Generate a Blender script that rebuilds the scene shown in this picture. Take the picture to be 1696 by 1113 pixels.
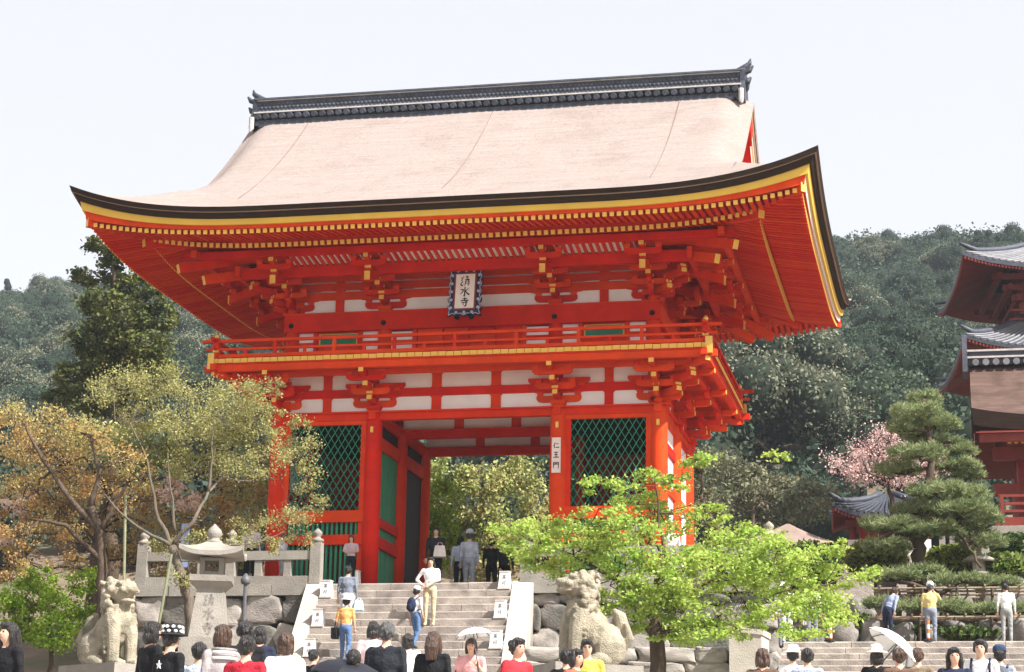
import bpy, math, random
import numpy as np
from mathutils import Vector, Matrix
PI = math.pi; rad = math.radians
for _o in list(bpy.data.objects): bpy.data.objects.remove(_o)
scene = bpy.context.scene
COL = scene.collection

# ---------------------------------------------------------------- camera
CAM = np.array([13.3032, -53.9447, -6.931]); YAW, PITCH, ROLL, FPX = .2198, .2472, -.0192, 3424.245
def _rot():
    c, s = math.cos, math.sin
    rz = np.array([[c(YAW), -s(YAW), 0], [s(YAW), c(YAW), 0], [0, 0, 1]])
    rx = np.array([[1, 0, 0], [0, c(PITCH), -s(PITCH)], [0, s(PITCH), c(PITCH)]])
    ry = np.array([[c(ROLL), 0, s(ROLL)], [0, 1, 0], [-s(ROLL), 0, c(ROLL)]])
    return rz @ rx @ ry
CM = _rot()                                   # columns: right, forward, up
cam_d = bpy.data.cameras.new('camera'); cam = bpy.data.objects.new('camera', cam_d); COL.objects.link(cam)
cam_d.sensor_width = 36; cam_d.lens = 36 * FPX / 1696; cam_d.clip_start = .5; cam_d.clip_end = 3000
_m = Matrix.Identity(4)
for _i in range(3):
    _m[_i][0], _m[_i][1], _m[_i][2], _m[_i][3] = CM[_i, 0], CM[_i, 2], -CM[_i, 1], CAM[_i]
cam.matrix_world = _m
scene.camera = cam
def _ray(x, y): return CM @ np.array([(x - 848) / FPX, 1, -(y - 556.5) / FPX])
def atY(x, y, Y):                             # photograph pixel -> point on the plane Y = const
    d = _ray(x, y); return CAM + d * (Y - CAM[1]) / d[1]
def atX(x, y, X):
    d = _ray(x, y); return CAM + d * (X - CAM[0]) / d[0]
def atD(x, y, D): return CAM + _ray(x, y) * D

# ---------------------------------------------------------------- sky, sun, exposure
SUN_AZ, SUN_EL = rad(66), rad(46)             # to the right of the gate's axis, towards the viewer
SDIR = Vector((math.sin(SUN_AZ) * math.cos(SUN_EL), -math.cos(SUN_AZ) * math.cos(SUN_EL), math.sin(SUN_EL)))
world = bpy.data.worlds.new('World'); scene.world = world; world.use_nodes = True
_nt = world.node_tree; _nt.nodes.clear()
_sky = _nt.nodes.new('ShaderNodeTexSky'); _sky.sky_type = 'NISHITA'; _sky.sun_disc = False
_sky.sun_elevation = SUN_EL; _sky.sun_rotation = math.atan2(SDIR.x, SDIR.y)
_sky.air_density = 1.0; _sky.dust_density = 2.6; _sky.ozone_density = 1.0; _sky.altitude = 100
_bg = _nt.nodes.new('ShaderNodeBackground'); _bg.inputs[1].default_value = .15
_wo = _nt.nodes.new('ShaderNodeOutputWorld')
_mix = _nt.nodes.new('ShaderNodeMixRGB'); _mix.inputs[0].default_value = .76; _mix.inputs[2].default_value = (3.0, 2.82, 2.68, 1)   # bright milky spring haze, even all round
_nt.links.new(_sky.outputs[0], _mix.inputs[1]); _nt.links.new(_mix.outputs[0], _bg.inputs[0]); _nt.links.new(_bg.outputs[0], _wo.inputs[0])
sun_d = bpy.data.lights.new('sun', 'SUN'); sun_d.energy = 5.0; sun_d.angle = rad(.53); sun_d.color = (1, .965, .92)
sun = bpy.data.objects.new('sun', sun_d); COL.objects.link(sun)
sun.location = (40, -60, 60); sun.rotation_euler = SDIR.to_track_quat('Z', 'Y').to_euler()
scene.render.engine = 'CYCLES'
scene.view_settings.view_transform = 'Standard'; scene.view_settings.look = 'None'
scene.view_settings.exposure = 1.2; scene.view_settings.gamma = 1
scene.view_settings.use_curve_mapping = False
scene.cycles.max_bounces = 7; scene.cycles.diffuse_bounces = 5; scene.cycles.transparent_max_bounces = 8

# ---------------------------------------------------------------- materials
MATS = {}
def mat(name, col, rough=.6, var=.12, scale=3.0, bump=0., bscale=30., spec=.3, col2=None, island=0., transl=0., metal=0., detail=6., stretch=None, stain=None):
    """procedural material: base colour broken up by noise, optional second colour, per-piece variation, bump"""
    if name in MATS: return MATS[name]
    m = bpy.data.materials.new(name); m.use_nodes = True; nt = m.node_tree; N = nt.nodes; L = nt.links
    b = N['Principled BSDF']; out = N['Material Output']
    b.inputs['Roughness'].default_value = rough; b.inputs['Specular IOR Level'].default_value = spec; b.inputs['Metallic'].default_value = metal
    tc = N.new('ShaderNodeTexCoord'); mp = N.new('ShaderNodeMapping'); L.new(tc.outputs['Object'], mp.inputs[0])
    if stretch: mp.inputs['Scale'].default_value = stretch
    no = N.new('ShaderNodeTexNoise'); no.inputs['Scale'].default_value = scale; no.inputs['Detail'].default_value = detail; no.inputs['Roughness'].default_value = .65
    L.new(mp.outputs[0], no.inputs['Vector'])
    ra = N.new('ShaderNodeValToRGB'); ra.color_ramp.elements[0].position = .3; ra.color_ramp.elements[1].position = .7
    c2 = col2 if col2 else tuple(min(1, c * (1 + var)) for c in col)
    c1 = col if col2 else tuple(c * (1 - var) for c in col)
    ra.color_ramp.elements[0].color = (*c1, 1); ra.color_ramp.elements[1].color = (*c2, 1)
    L.new(no.outputs['Fac'], ra.inputs[0]); c = ra.outputs[0]
    if stain:                                  # (colour, scale, amount) blotches of dirt or moss
        n2 = N.new('ShaderNodeTexNoise'); n2.inputs['Scale'].default_value = stain[1]; n2.inputs['Detail'].default_value = 8
        L.new(tc.outputs['Object'], n2.inputs['Vector'])
        r2 = N.new('ShaderNodeValToRGB'); r2.color_ramp.elements[0].position = .5; r2.color_ramp.elements[1].position = .66
        r2.color_ramp.elements[0].color = (0, 0, 0, 1); r2.color_ramp.elements[1].color = (stain[2],) * 3 + (1,)
        L.new(n2.outputs['Fac'], r2.inputs[0])
        mx = N.new('ShaderNodeMixRGB'); L.new(r2.outputs[0], mx.inputs[0]); L.new(c, mx.inputs[1]); mx.inputs[2].default_value = (*stain[0], 1); c = mx.outputs[0]
    if island:
        ge = N.new('ShaderNodeNewGeometry'); oi = N.new('ShaderNodeObjectInfo')
        ad = N.new('ShaderNodeMath'); ad.operation = 'ADD'; L.new(ge.outputs['Random Per Island'], ad.inputs[0]); L.new(oi.outputs['Random'], ad.inputs[1])
        fr = N.new('ShaderNodeMath'); fr.operation = 'FRACT'; L.new(ad.outputs[0], fr.inputs[0])
        mr = N.new('ShaderNodeMapRange'); mr.inputs[3].default_value = 1 - island; mr.inputs[4].default_value = 1 + island
        L.new(fr.outputs[0], mr.inputs[0])
        hs = N.new('ShaderNodeHueSaturation'); L.new(mr.outputs[0], hs.inputs['Value']); L.new(c, hs.inputs['Color']); c = hs.outputs[0]
        m2 = N.new('ShaderNodeMapRange'); m2.inputs[3].default_value = .5 - .06 * island; m2.inputs[4].default_value = .5 + .06 * island
        L.new(fr.outputs[0], m2.inputs[0]); L.new(m2.outputs[0], hs.inputs['Hue'])
    L.new(c, b.inputs['Base Color'])
    if bump:
        nb = N.new('ShaderNodeTexNoise'); nb.inputs['Scale'].default_value = bscale; nb.inputs['Detail'].default_value = 5; L.new(mp.outputs[0], nb.inputs['Vector'])
        bp = N.new('ShaderNodeBump'); bp.inputs['Strength'].default_value = bump; bp.inputs['Distance'].default_value = .05
        L.new(nb.outputs['Fac'], bp.inputs['Height']); L.new(bp.outputs[0], b.inputs['Normal'])
    if transl:
        tr = N.new('ShaderNodeBsdfTranslucent'); L.new(c, tr.inputs[0]); ms = N.new('ShaderNodeMixShader'); ms.inputs[0].default_value = transl
        L.new(b.outputs[0], ms.inputs[1]); L.new(tr.outputs[0], ms.inputs[2]); L.new(ms.outputs[0], out.inputs[0])
    MATS[name] = m; return m

RED = mat('vermilion', (.66, .037, .006), .7, .16, 1.6, .08, 25, .12, island=.09, stain=((.48, .032, .008), 1.1, .5))
REDS = mat('vermilion_shelter', (.66, .037, .006), .7, .12, 2.2, .05, 25, .12, island=.08)
GOLD = mat('yellow_paint', (.80, .47, .08), .45, .1, 5)
BRASS = mat('gilt_metal', (.75, .46, .10), .35, .1, 9, metal=.4)
PLASTER = mat('white_plaster', (.85, .825, .80), .8, .05, 1.2, .1, 40, stain=((.66, .60, .55), .9, .4))
GREEN = mat('green_paint', (.022, .25, .13), .5, .15, 4)
DARK = mat('black_stain_gap_shade', (.012, .010, .009), .7, .3, 4)
YELB = mat('ochre_board', (.74, .46, .07), .5, .08, 1.3)
PINKW = mat('pale_board', (.80, .66, .60), .7, .06, 2)
BARKT = mat('bark_thatch', (.355, .285, .255), .95, .22, 2.4, .9, 26, .1, stretch=(.22, 4.5, 4.5), col2=(.43, .36, .33), stain=((.26, .20, .175), .9, .25))
BARKE = mat('bark_cut_edge', (.042, .026, .018), .95, .35, 8, .6, 60, .1, stretch=(.3, .3, 6))
TILE = mat('grey_roof_tile', (.038, .043, .058), .55, .4, 5, .2, 30, .4, island=.3)
TILEL = mat('pale_mortar', (.45, .42, .40), .8, .25, 5)
STONE = mat('granite', (.37, .33, .295), .85, .22, 2.5, .4, 22, .2, island=.14, stain=((.10, .10, .09), 1.7, .6))
STONEP = mat('pale_granite', (.275, .25, .218), .85, .15, 3, .35, 28, .2, island=.08, stain=((.22, .21, .18), 2.0, .5))
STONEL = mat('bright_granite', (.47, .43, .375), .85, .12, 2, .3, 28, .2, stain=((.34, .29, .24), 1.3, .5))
STONED = mat('dark_granite', (.22, .20, .18), .9, .35, 2, .5, 14, .2, island=.2, stain=((.05, .06, .04), 1.2, .6))

# ---------------------------------------------------------------- geometry helpers
class MB:
    def __init__(s): s.v = []; s.f = []; s.m = []
    def add(s, V, F, m=0):
        n = len(s.v); s.v += [tuple(map(float, p)) for p in V]; s.f += [tuple(n + i for i in f) for f in F]
        s.m += (list(m) if isinstance(m, (list, tuple)) else [m] * len(F)); return s
    def box(s, x0, x1, y0, y1, z0, z1, m=0):
        V = [(x0, y0, z0), (x1, y0, z0), (x1, y1, z0), (x0, y1, z0), (x0, y0, z1), (x1, y0, z1), (x1, y1, z1), (x0, y1, z1)]
        return s.add(V, [(0, 3, 2, 1), (4, 5, 6, 7), (0, 1, 5, 4), (1, 2, 6, 5), (2, 3, 7, 6), (3, 0, 4, 7)], m)
    def taper(s, cx, cy, z0, z1, a0, b0, a1, b1, m=0):       # frustum with half-sizes a, b
        V = [(cx - a0, cy - b0, z0), (cx + a0, cy - b0, z0), (cx + a0, cy + b0, z0), (cx - a0, cy + b0, z0),
             (cx - a1, cy - b1, z1), (cx + a1, cy - b1, z1), (cx + a1, cy + b1, z1), (cx - a1, cy + b1, z1)]
        return s.add(V, [(0, 3, 2, 1), (4, 5, 6, 7), (0, 1, 5, 4), (1, 2, 6, 5), (2, 3, 7, 6), (3, 0, 4, 7)], m)
    def beam(s, p0, p1, w, h, m=0, e=None, up=(0, 0, 1)):     # square timber from p0 to p1, end face at p1 in material e
        p0 = Vector(p0); p1 = Vector(p1); d = (p1 - p0).normalized(); r = d.cross(Vector(up)).normalized(); u = r.cross(d)
        V = []
        for p in (p0, p1):
            for a, b in ((-1, -1), (1, -1), (1, 1), (-1, 1)): V.append(p + r * (a * w / 2) + u * (b * h / 2))
        e = m if e is None else e
        return s.add(V, [(0, 3, 2, 1), (4, 5, 6, 7), (0, 1, 5, 4), (1, 2, 6, 5), (2, 3, 7, 6), (3, 0, 4, 7)][:0] + [(0, 1, 2, 3), (7, 6, 5, 4), (4, 5, 1, 0), (5, 6, 2, 1), (6, 7, 3, 2), (7, 4, 0, 3)], [m, e, m, m, m, m])
    def prism(s, poly, a, b, axis='y', m=0):                  # polygon (2D) swept from a to b along an axis
        n = len(poly)
        P = (lambda u, v, t: (u, t, v)) if axis == 'y' else (lambda u, v, t: (t, u, v)) if axis == 'x' else (lambda u, v, t: (u, v, t))
        V = [P(u, v, a) for u, v in poly] + [P(u, v, b) for u, v in poly]
        F = [tuple(range(n)), tuple(range(2 * n - 1, n - 1, -1))] + [((i + 1) % n, i, n + i, n + (i + 1) % n) for i in range(n)]
        return s.add(V, F, m)
    def tube(s, pts, rads, n=8, m=0, cap=True):
        pts = [Vector(p) for p in pts]; k = len(pts)
        if not isinstance(rads, (list, tuple)): rads = [rads] * k
        V = []; ref = Vector((.31, .17, .93)); pr = None
        for i, p in enumerate(pts):
            d = (pts[min(i + 1, k - 1)] - pts[max(i - 1, 0)])
            d = d.normalized() if d.length > 1e-9 else Vector((0, 0, 1))
            if pr is None:
                a = d.cross(ref if abs(d.dot(ref)) < .95 else Vector((1, 0, 0))).normalized()
            else:
                a = (pr - d * pr.dot(d)); a = a.normalized() if a.length > 1e-6 else d.cross(ref).normalized()
            pr = a; b = d.cross(a)
            for j in range(n):
                t = 2 * PI * j / n; V.append(p + a * (math.cos(t) * rads[i]) + b * (math.sin(t) * rads[i]))
        F = [(i * n + j, i * n + (j + 1) % n, (i + 1) * n + (j + 1) % n, (i + 1) * n + j) for i in range(k - 1) for j in range(n)]
        if cap: F += [tuple(range(n - 1, -1, -1)), tuple((k - 1) * n + j for j in range(n))]
        return s.add(V, F, m)
    def lathe(s, prof, n=16, c=(0, 0, 0), m=0, sq=0., rot=0.):  # profile [(r, z)]; sq>0 squares the section
        V = []
        for r, z in prof:
            for j in range(n):
                t = 2 * PI * j / n + rot; k = 1.
                if sq: k = 1 + sq * (1 / max(abs(math.cos(t - rot)), abs(math.sin(t - rot))) - 1)
                V.append((c[0] + r * k * math.cos(t), c[1] + r * k * math.sin(t), c[2] + z))
        k = len(prof)
        F = [(i * n + j, i * n + (j + 1) % n, (i + 1) * n + (j + 1) % n, (i + 1) * n + j) for i in range(k - 1) for j in range(n)]
        F += [tuple(range(n - 1, -1, -1)), tuple((k - 1) * n + j for j in range(n))]
        return s.add(V, F, m)
    def blob(s, c, r, n=10, k=7, m=0, M=None, jit=0., rng=None):  # ellipsoid
        V = []; F = []
        for i in range(k + 1):
            ph = PI * i / k
            for j in range(n):
                t = 2 * PI * j / n; q = 1 + (rng.uniform(-jit, jit) if jit else 0)
                p = Vector((math.sin(ph) * math.cos(t) * r[0] * q, math.sin(ph) * math.sin(t) * r[1] * q, math.cos(ph) * r[2] * q))
                if M is not None: p = M @ p
                V.append((p.x + c[0], p.y + c[1], p.z + c[2]))
        for i in range(k):
            for j in range(n): F.append((i * n + j, (i + 1) * n + j, (i + 1) * n + (j + 1) % n, i * n + (j + 1) % n))
        return s.add(V, F, m)
    def mesh(s, name, mats, smooth=False):
        me = bpy.data.meshes.new(name); me.from_pydata(s.v, [], s.f)
        for a in (mats if isinstance(mats, (list, tuple)) else [mats]): me.materials.append(a)
        if any(s.m): me.polygons.foreach_set('material_index', s.m)
        if smooth: me.polygons.foreach_set('use_smooth', [True] * len(s.f))
        me.update(); return me
WM = {}                                         # object -> world matrix (kept by hand so parents can be inverted)
def link(o, parent=None, M=None):
    COL.objects.link(o); M = Matrix(M) if M is not None else Matrix.Identity(4); WM[o] = M
    if parent is not None:
        o.parent = parent; o.matrix_basis = WM[parent].inverted() @ M
    else: o.matrix_basis = M
    return o
def put(name, me, parent=None, M=None): return link(bpy.data.objects.new(name, me), parent, M)
def part(name, mb, mats, parent=None, smooth=False, kind=None, label=None):
    o = put(name, mb.mesh(name, mats, smooth), parent)
    if kind: o['kind'] = kind
    if label: o['label'] = label
    return o
def tag(o, label, cat, group=None):
    o['label'] = label; o['category'] = cat
    if group: o['group'] = group
    return o
def thing(name, label, cat, loc=(0, 0, 0), rz=0., group=None, scale=1.):
    o = bpy.data.objects.new(name, None); o.empty_display_size = .2
    link(o, None, Matrix.Translation(loc) @ Matrix.Rotation(rz, 4, 'Z') @ Matrix.Scale(scale, 4)); return tag(o, label, cat, group)
def struct(o): o['kind'] = 'structure'; return o
def T(x, y, z): return Matrix.Translation((x, y, z))
def RZ(a): return Matrix.Rotation(a, 4, 'Z')
def np_mesh(name, V, F, mats, mi=None, smooth=False):          # fast mesh from arrays of equal-sized faces
    V = np.asarray(V, np.float32); F = np.asarray(F, np.int32); k = F.shape[1]
    me = bpy.data.meshes.new(name); me.vertices.add(len(V)); me.vertices.foreach_set('co', V.ravel())
    me.loops.add(F.size); me.loops.foreach_set('vertex_index', F.ravel())
    me.polygons.add(len(F)); me.polygons.foreach_set('loop_start', np.arange(0, F.size, k, dtype=np.int32))
    for a in (mats if isinstance(mats, (list, tuple)) else [mats]): me.materials.append(a)
    if mi is not None: me.polygons.foreach_set('material_index', np.asarray(mi, np.int32))
    if smooth: me.polygons.foreach_set('use_smooth', np.ones(len(F), bool))
    me.update(calc_edges=True); me.validate(); return me
def glyph(mb, strokes, M, w=.01, z=0., m=0):                   # brush strokes: [(points, widths)] in a unit square -> flat ribbons
    for pts, ws in strokes:
        P = []
        for i in range(len(pts) - 1):                          # Catmull-Rom
            p0 = pts[max(i - 1, 0)]; p1 = pts[i]; p2 = pts[i + 1]; p3 = pts[min(i + 2, len(pts) - 1)]
            for k in range(5):
                t = k / 5
                P.append((tuple(.5 * (2 * p1[a] + (p2[a] - p0[a]) * t + (2 * p0[a] - 5 * p1[a] + 4 * p2[a] - p3[a]) * t * t + (3 * p1[a] - p0[a] - 3 * p2[a] + p3[a]) * t ** 3) for a in (0, 1)), ws[i] + (ws[i + 1] - ws[i]) * t))
        P.append((pts[-1], ws[-1]))
        V = []
        for i, (p, wd) in enumerate(P):
            a = P[max(i - 1, 0)][0]; b = P[min(i + 1, len(P) - 1)][0]; dx, dy = b[0] - a[0], b[1] - a[1]; l = math.hypot(dx, dy) or 1
            for sg in (-1, 1): V.append(M @ Vector((p[0] - dy / l * sg * wd * w, p[1] + dx / l * sg * wd * w, z)))
        mb.add(V, [(2 * i, 2 * i + 1, 2 * i + 3, 2 * i + 2) for i in range(len(P) - 1)], m)
# ================================================================ THE GATE
XC = [-5.35, -2.6, 2.6, 5.35]; YC = [0., 2.657, 5.314]; YM = 2.657
UX = [-5.15, -2.44, 2.44, 5.15]; UY0 = .2; HX, HY = 5.15, 2.457
gate = thing('temple_gate', 'two-storey vermilion temple gate with thick bark roof above the stone stairs', 'temple gate', (0, YM, 0))

# ---- lower storey: pillars, ties, plaster
pm = MB().lathe([(.236, 0), (.238, 1.5), (.234, 3.5), (.222, 4.8), (.20, 4.97)], 28).mesh('pillar', RED, True)
bm_ = MB().lathe([(.40, -.02), (.40, .03), (.33, .07), (.29, .09)], 24).mesh('pillar_base', STONEP, True)
gm = MB().box(-.04, .04, -.262, -.2, 4.36, 4.52).mesh('gold_fitting', BRASS)
for j, y in enumerate(YC):
    for i, x in enumerate(XC):
        p = put('pillar', pm, gate, T(x, y, 0)); put('pillar_base', bm_, p, T(x, y, 0))
        if j == 0: put('gold_fitting', gm, p, T(x, y, 0))
for y in YC:
    part('tie_beam', MB().box(-5.62, 5.62, y - .11, y + .11, 4.735, 4.935), RED, gate)
    part('top_plate', MB().box(-5.68, 5.68, y - .2, y + .2, 4.93, 4.972), RED, gate)
for x in XC:
    part('tie_beam', MB().box(x - .1, x + .1, -.27, 5.58, 4.728, 4.925), RED, gate)
    part('top_plate', MB().box(x - .19, x + .19, -.28, 5.6, 4.926, 4.968), RED, gate)
def chamfer_panel(x0, x1, z0, z1, y, c=.05):
    return MB().prism([(x0, z0), (x1, z0), (x1, z1 - c), (x1 - c, z1), (x0 + c, z1), (x0, z1 - c)], y, y + .05)
def plaster_row(y, yp, xs, struts, z0, z1, sw):               # plaster between struts, each panel its own part
    edges = [xs[0]]
    for q in struts: edges += [q - sw / 2, q + sw / 2]
    edges.append(xs[1])
    for a in range(0, len(edges), 2):
        part('plaster_panel', chamfer_panel(edges[a], edges[a + 1], z0, z1, yp), PLASTER, gate)
    for q in struts:
        part('strut', MB().prism([(q - sw / 2 - .03, z0), (q + sw / 2 + .03, z0), (q + sw / 2, z0 + .05), (q + sw / 2, z1 - .07), (q + sw / 2 + .06, z1), (q - sw / 2 - .06, z1), (q - sw / 2, z1 - .07), (q - sw / 2, z0 + .05)], y - .06, y + .05), REDS, gate)
for j, y in enumerate(YC):
    for z0, z1 in ((4.972, 5.40), (5.615, 6.06)):
        if j and z0 > 5.5: continue
        plaster_row(y, y - .012, (-2.5, 2.5), (-.84, .84), z0, z1, .27)
        if j == 0:
            plaster_row(y, y - .012, (-5.25, -2.7), (-3.98,), z0, z1, .24)
            plaster_row(y, y - .012, (2.7, 5.25), (3.98,), z0, z1, .24)
    part('bracket_tie', MB().box(-5.9, 5.9, y - .075, y + .075, 5.39, 5.62), RED, gate)
    if j == 0: part('bracket_tie', MB().box(-5.9, 5.9, y - .07, y + .07, 6.04, 6.14), RED, gate)
part('passage_ceiling', MB().box(-5.3, 5.3, .05, 5.26, 5.70, 5.74), REDS, gate)
part('ceiling_board', MB().box(-5.3, -2.7, .1, 5.2, 4.64, 4.70), DARK, gate)
part('ceiling_board', MB().box(2.7, 5.3, .1, 5.2, 4.64, 4.70), DARK, gate)

# ---- latticed side bays
def lattice(x0, x1, z0, z1, y):
    mb = MB(); k = 1.66; p = .2; w = .017
    for sg, yy in ((1, y), (-1, y + .016)):
        n = int((x1 - x0 + (z1 - z0) / k) / p) + 2
        for i in range(n + 1):
            # line x = xs + sg*(z - z0)/k
            xs = (x0 - (z1 - z0) / k + i * p) if sg > 0 else (x0 + i * p)
            za, zb = z0, z1
            xa, xb = xs, xs + sg * (z1 - z0) / k
            if sg > 0:
                if xa < x0: za = z0 + (x0 - xa) * k; xa = x0
                if xb > x1: zb = z1 - (xb - x1) * k; xb = x1
            else:
                if xa > x1: za = z0 + (xa - x1) * k; xa = x1
                if xb < x0: zb = z1 - (x0 - xb) * k; xb = x0
            if zb - za < .06: continue
            mb.beam((xa, yy, za), (xb, yy, zb), .014, .042, up=(0, 1, 0))
    return mb
for s in (-1, 1):
    x0, x1 = sorted((s * 2.95, s * 5.0)); ca, cb = sorted((s * 2.62, s * 5.33))
    part('lattice', lattice(x0, x1, 2.22, 4.62, -.02), GREEN, gate, kind='stuff', label='diagonal green lattice of a side bay')
    part('lintel', MB().box(ca, cb, -.09, .07, 4.62, 4.73), RED, gate)
    part('jamb', MB().box(ca, x0, -.075, .06, 0, 4.63), RED, gate); part('jamb', MB().box(x1, cb, -.075, .06, 0, 4.63), RED, gate)
    part('rail', MB().box(ca, cb, -.13, .1, 1.9, 2.22), RED, gate); part('rail', MB().box(ca, cb, -.13, .1, 1.28, 1.55), RED, gate)
    part('sill', MB().box(ca, cb, -.13, .1, 0, .12), RED, gate)
    bme = MB().box(-.03, .03, -.03, .03, 0, 1).mesh('bar', GREEN)
    n = 15
    for i in range(n):
        xx = x0 + (i + .5) * (x1 - x0) / n
        put('bar', bme, gate, T(xx, 0, 1.54) @ Matrix.Diagonal((1, 1, .37, 1))); put('bar', bme, gate, T(xx, 0, .1) @ Matrix.Diagonal((1, 1, 1.19, 1)))
    part('back_wall', MB().box(ca, cb, 5.26, 5.36, 0, 4.74), REDS, gate)
    # guardian bay divider along the passage: front half panelled in green, rear half a dark opened door
    px = s * 2.6; f = -s                                        # face towards the passage
    def pb(nm, y0, y1, z0, z1, d0, d1, m):
        a, b = sorted((px + f * d0, px + f * d1)); part(nm, MB().box(a, b, y0, y1, z0, z1), m, gate)
    for y0, y1 in ((.2, 2.46), (2.86, 5.12)):
        for z0, z1 in ((4.0, 4.36),): pb('passage_rail', y0 - .1, y1 + .1, z0, z1, -.09, .09, RED)
        pb('gap_shade_sheet', y0, y1, 4.36, 4.73, -.02, .0, DARK)  # black sheet painted in for the darkness of the open gap
    for z0, z1 in ((1.85, 2.11), (1.27, 1.59), (0, .12)): pb('passage_rail', .1, 2.56, z0, z1, -.09, .09, RED)
    for z0, z1 in ((2.11, 4.0), (1.59, 1.85), (.12, 1.27)):
        nb = 9
        for k in range(nb): pb('green_board', .2 + k * 2.26 / nb, .2 + (k + 1) * 2.26 / nb - .012, z0, z1, -.03, .012 + .006 * (k % 2), GREEN)
    pb('dark_door', 2.86, 5.12, 0, 4.0, -.03, .02, DARK)
    # outer side wall: plaster with three rails per bay
    wx = s * 5.35
    for y0, y1 in ((.1, 2.56), (2.76, 5.22)):
        for z0, z1 in ((3.85, 4.10), (2.75, 2.98), (1.5, 1.72), (0, .2), (4.60, 4.74)): part('wall_rail', MB().box(wx - .1, wx + .1, y0, y1, z0, z1), RED, gate)
        for z0, z1 in ((4.09, 4.61), (2.97, 3.86), (1.71, 2.76), (.19, 1.51)): part('plaster_panel', MB().box(wx - .03, wx + .03, y0, y1, z0, z1), PLASTER, gate)
        for z0, z1 in ((4.965, 5.40), (5.615, 6.06)): part('plaster_panel', MB().box(wx - .025, wx + .025, y0, y1, z0, z1), PLASTER, gate)
        part('strut', MB().box(wx - .07, wx + .07, (y0 + y1) / 2 - .12, (y0 + y1) / 2 + .12, 4.966, 6.05), REDS, gate)
    part('bracket_tie', MB().box(wx - .07, wx + .07, -.6, 5.9, 5.395, 5.61), RED, gate)

# ---- bracket sets. Local frame: pillar axis at origin, outward = -Y, lateral = X
def arm_poly(h0, h1, L, c=.16):                                 # boat-shaped arm (hijiki) seen from the side
    return [(-L, h1), (-L, h0 + (h1 - h0) * .45), (-L + c * .35, h0 + (h1 - h0) * .12), (-L + c, h0), (L - c, h0), (L - c * .35, h0 + (h1 - h0) * .12), (L, h0 + (h1 - h0) * .45), (L, h1)]
def proj_arm(o0, o1, z0, z1, w=.13, c=.2):                      # projecting arm with a gold-painted end
    mb = MB(); h = z1 - z0
    mb.prism([(-o0, z0), (-o0, z1), (-o1, z1), (-o1, z0 + h * .42), (-o1 + c * .3, z0 + h * .1), (-o1 + c, z0)][::-1], -w / 2, w / 2, 'x')
    mb.box(-w / 2 - .004, w / 2 + .004, -o1 - .012, -o1 + .008, z0 + h * .3, z1 + .004, 1); return mb
BLK = MB().taper(0, 0, 0, .055, .065, .065, .085, .085); BLK.box(-.085, .085, -.085, .085, .055, .115)
BLK = BLK.mesh('bearing_block', RED)
BLKG = MB().taper(0, 0, 0, .055, .065, .065, .085, .085); BLKG.box(-.085, .085, -.085, .085, .055, .115); BLKG.box(-.088, .088, -.095, -.08, .05, .118, 1)
BLKG = BLKG.mesh('bearing_block', [RED, GOLD])
def lat(z0, z1, L, w=.12): return MB().prism(arm_poly(z0, z1, L), -w / 2, w / 2, 'y')
LOW = dict(base=MB().taper(0, 0, 4.972, 5.06, .15, .15, .21, .21).box(-.21, .21, -.21, .21, 5.06, 5.14).mesh('bracket_set', RED),
           arms=[(lat(5.1, 5.285, .62), 0, None), (lat(5.37, 5.54, .55), .5, None), (lat(5.36, 5.53, .72), 0, None), (lat(5.66, 5.82, .55), 1.0, None), (lat(5.62, 5.78, .86), 0, None),
                 (proj_arm(-.3, .62, 5.165, 5.33), 0, 1), (proj_arm(-.3, 1.06, 5.46, 5.625), 0, 1), (proj_arm(-.3, 1.5, 5.75, 5.905), 0, 1)],
           blocks=[(x, 0, 5.285) for x in (-.52, .52)] + [(x, .5, 5.54) for x in (-.46, 0, .46)] + [(x, 1.0, 5.82) for x in (-.46, .46)] + [(0, .52, 5.33), (0, .96, 5.625), (x_ := .62, 0, 5.53), (-.62, 0, 5.53)])
UPP = dict(base=MB().taper(0, 0, 7.87, 7.95, .14, .14, .20, .20).box(-.2, .2, -.2, .2, 7.95, 8.03).mesh('bracket_set', RED),
           arms=[(lat(7.99, 8.17, .60), 0, None), (lat(8.27, 8.42, .52), .46, None), (lat(8.26, 8.41, .78), 0, None), (lat(8.54, 8.69, .52), .93, None), (lat(8.55, 8.7, .9), 0, None), (lat(8.72, 8.88, .5), 1.86, None),
                 (proj_arm(-.3, .52, 8.09, 8.25), 0, 1), (proj_arm(-.3, .98, 8.39, 8.54), 0, 1), (proj_arm(-.3, 2.2, 8.84, 8.99), 0, 1)],
           blocks=[(x, 0, 8.17) for x in (-.5, .5)] + [(x, .46, 8.42) for x in (-.43, 0, .43)] + [(x, .93, 8.69) for x in (-.43, .43)] + [(x, 1.86, 8.88) for x in (-.42, 0, .42)] + [(0, .46, 8.25), (0, .9, 8.54), (0, 1.84, 8.60)])
for S in (LOW, UPP):
    S['arms'] = [((mb.mesh('bracket_arm', [RED, GOLD]) if g is None else mb.mesh('bracket_arm', [RED, GOLD])), o, g) for mb, o, g in S['arms']]
TAIL = MB().beam((0, 1.2, 9.36), (0, -1.97, 8.42), .15, .24, 0, 1); TAIL.box(-.08, .08, -1.985, -1.95, 8.30, 8.545, 1); TAIL = TAIL.mesh('tail_rafter', [RED, GOLD])
def bracket_set(S, x, y, ang, tail=False):
    M = T(x, y, 0) @ RZ(ang); p = put('bracket_set', S['base'], gate, M)
    for me, o, g in S['arms']: put('bracket_arm', me, p, M @ T(0, -o, 0))
    for bx, o, z in S['blocks']: put('bearing_block', BLKG if o >= .45 and bx == 0 else BLK, p, M @ T(bx, -o, z))
    if tail: put('tail_rafter', TAIL, p, M)
    return p
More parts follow.
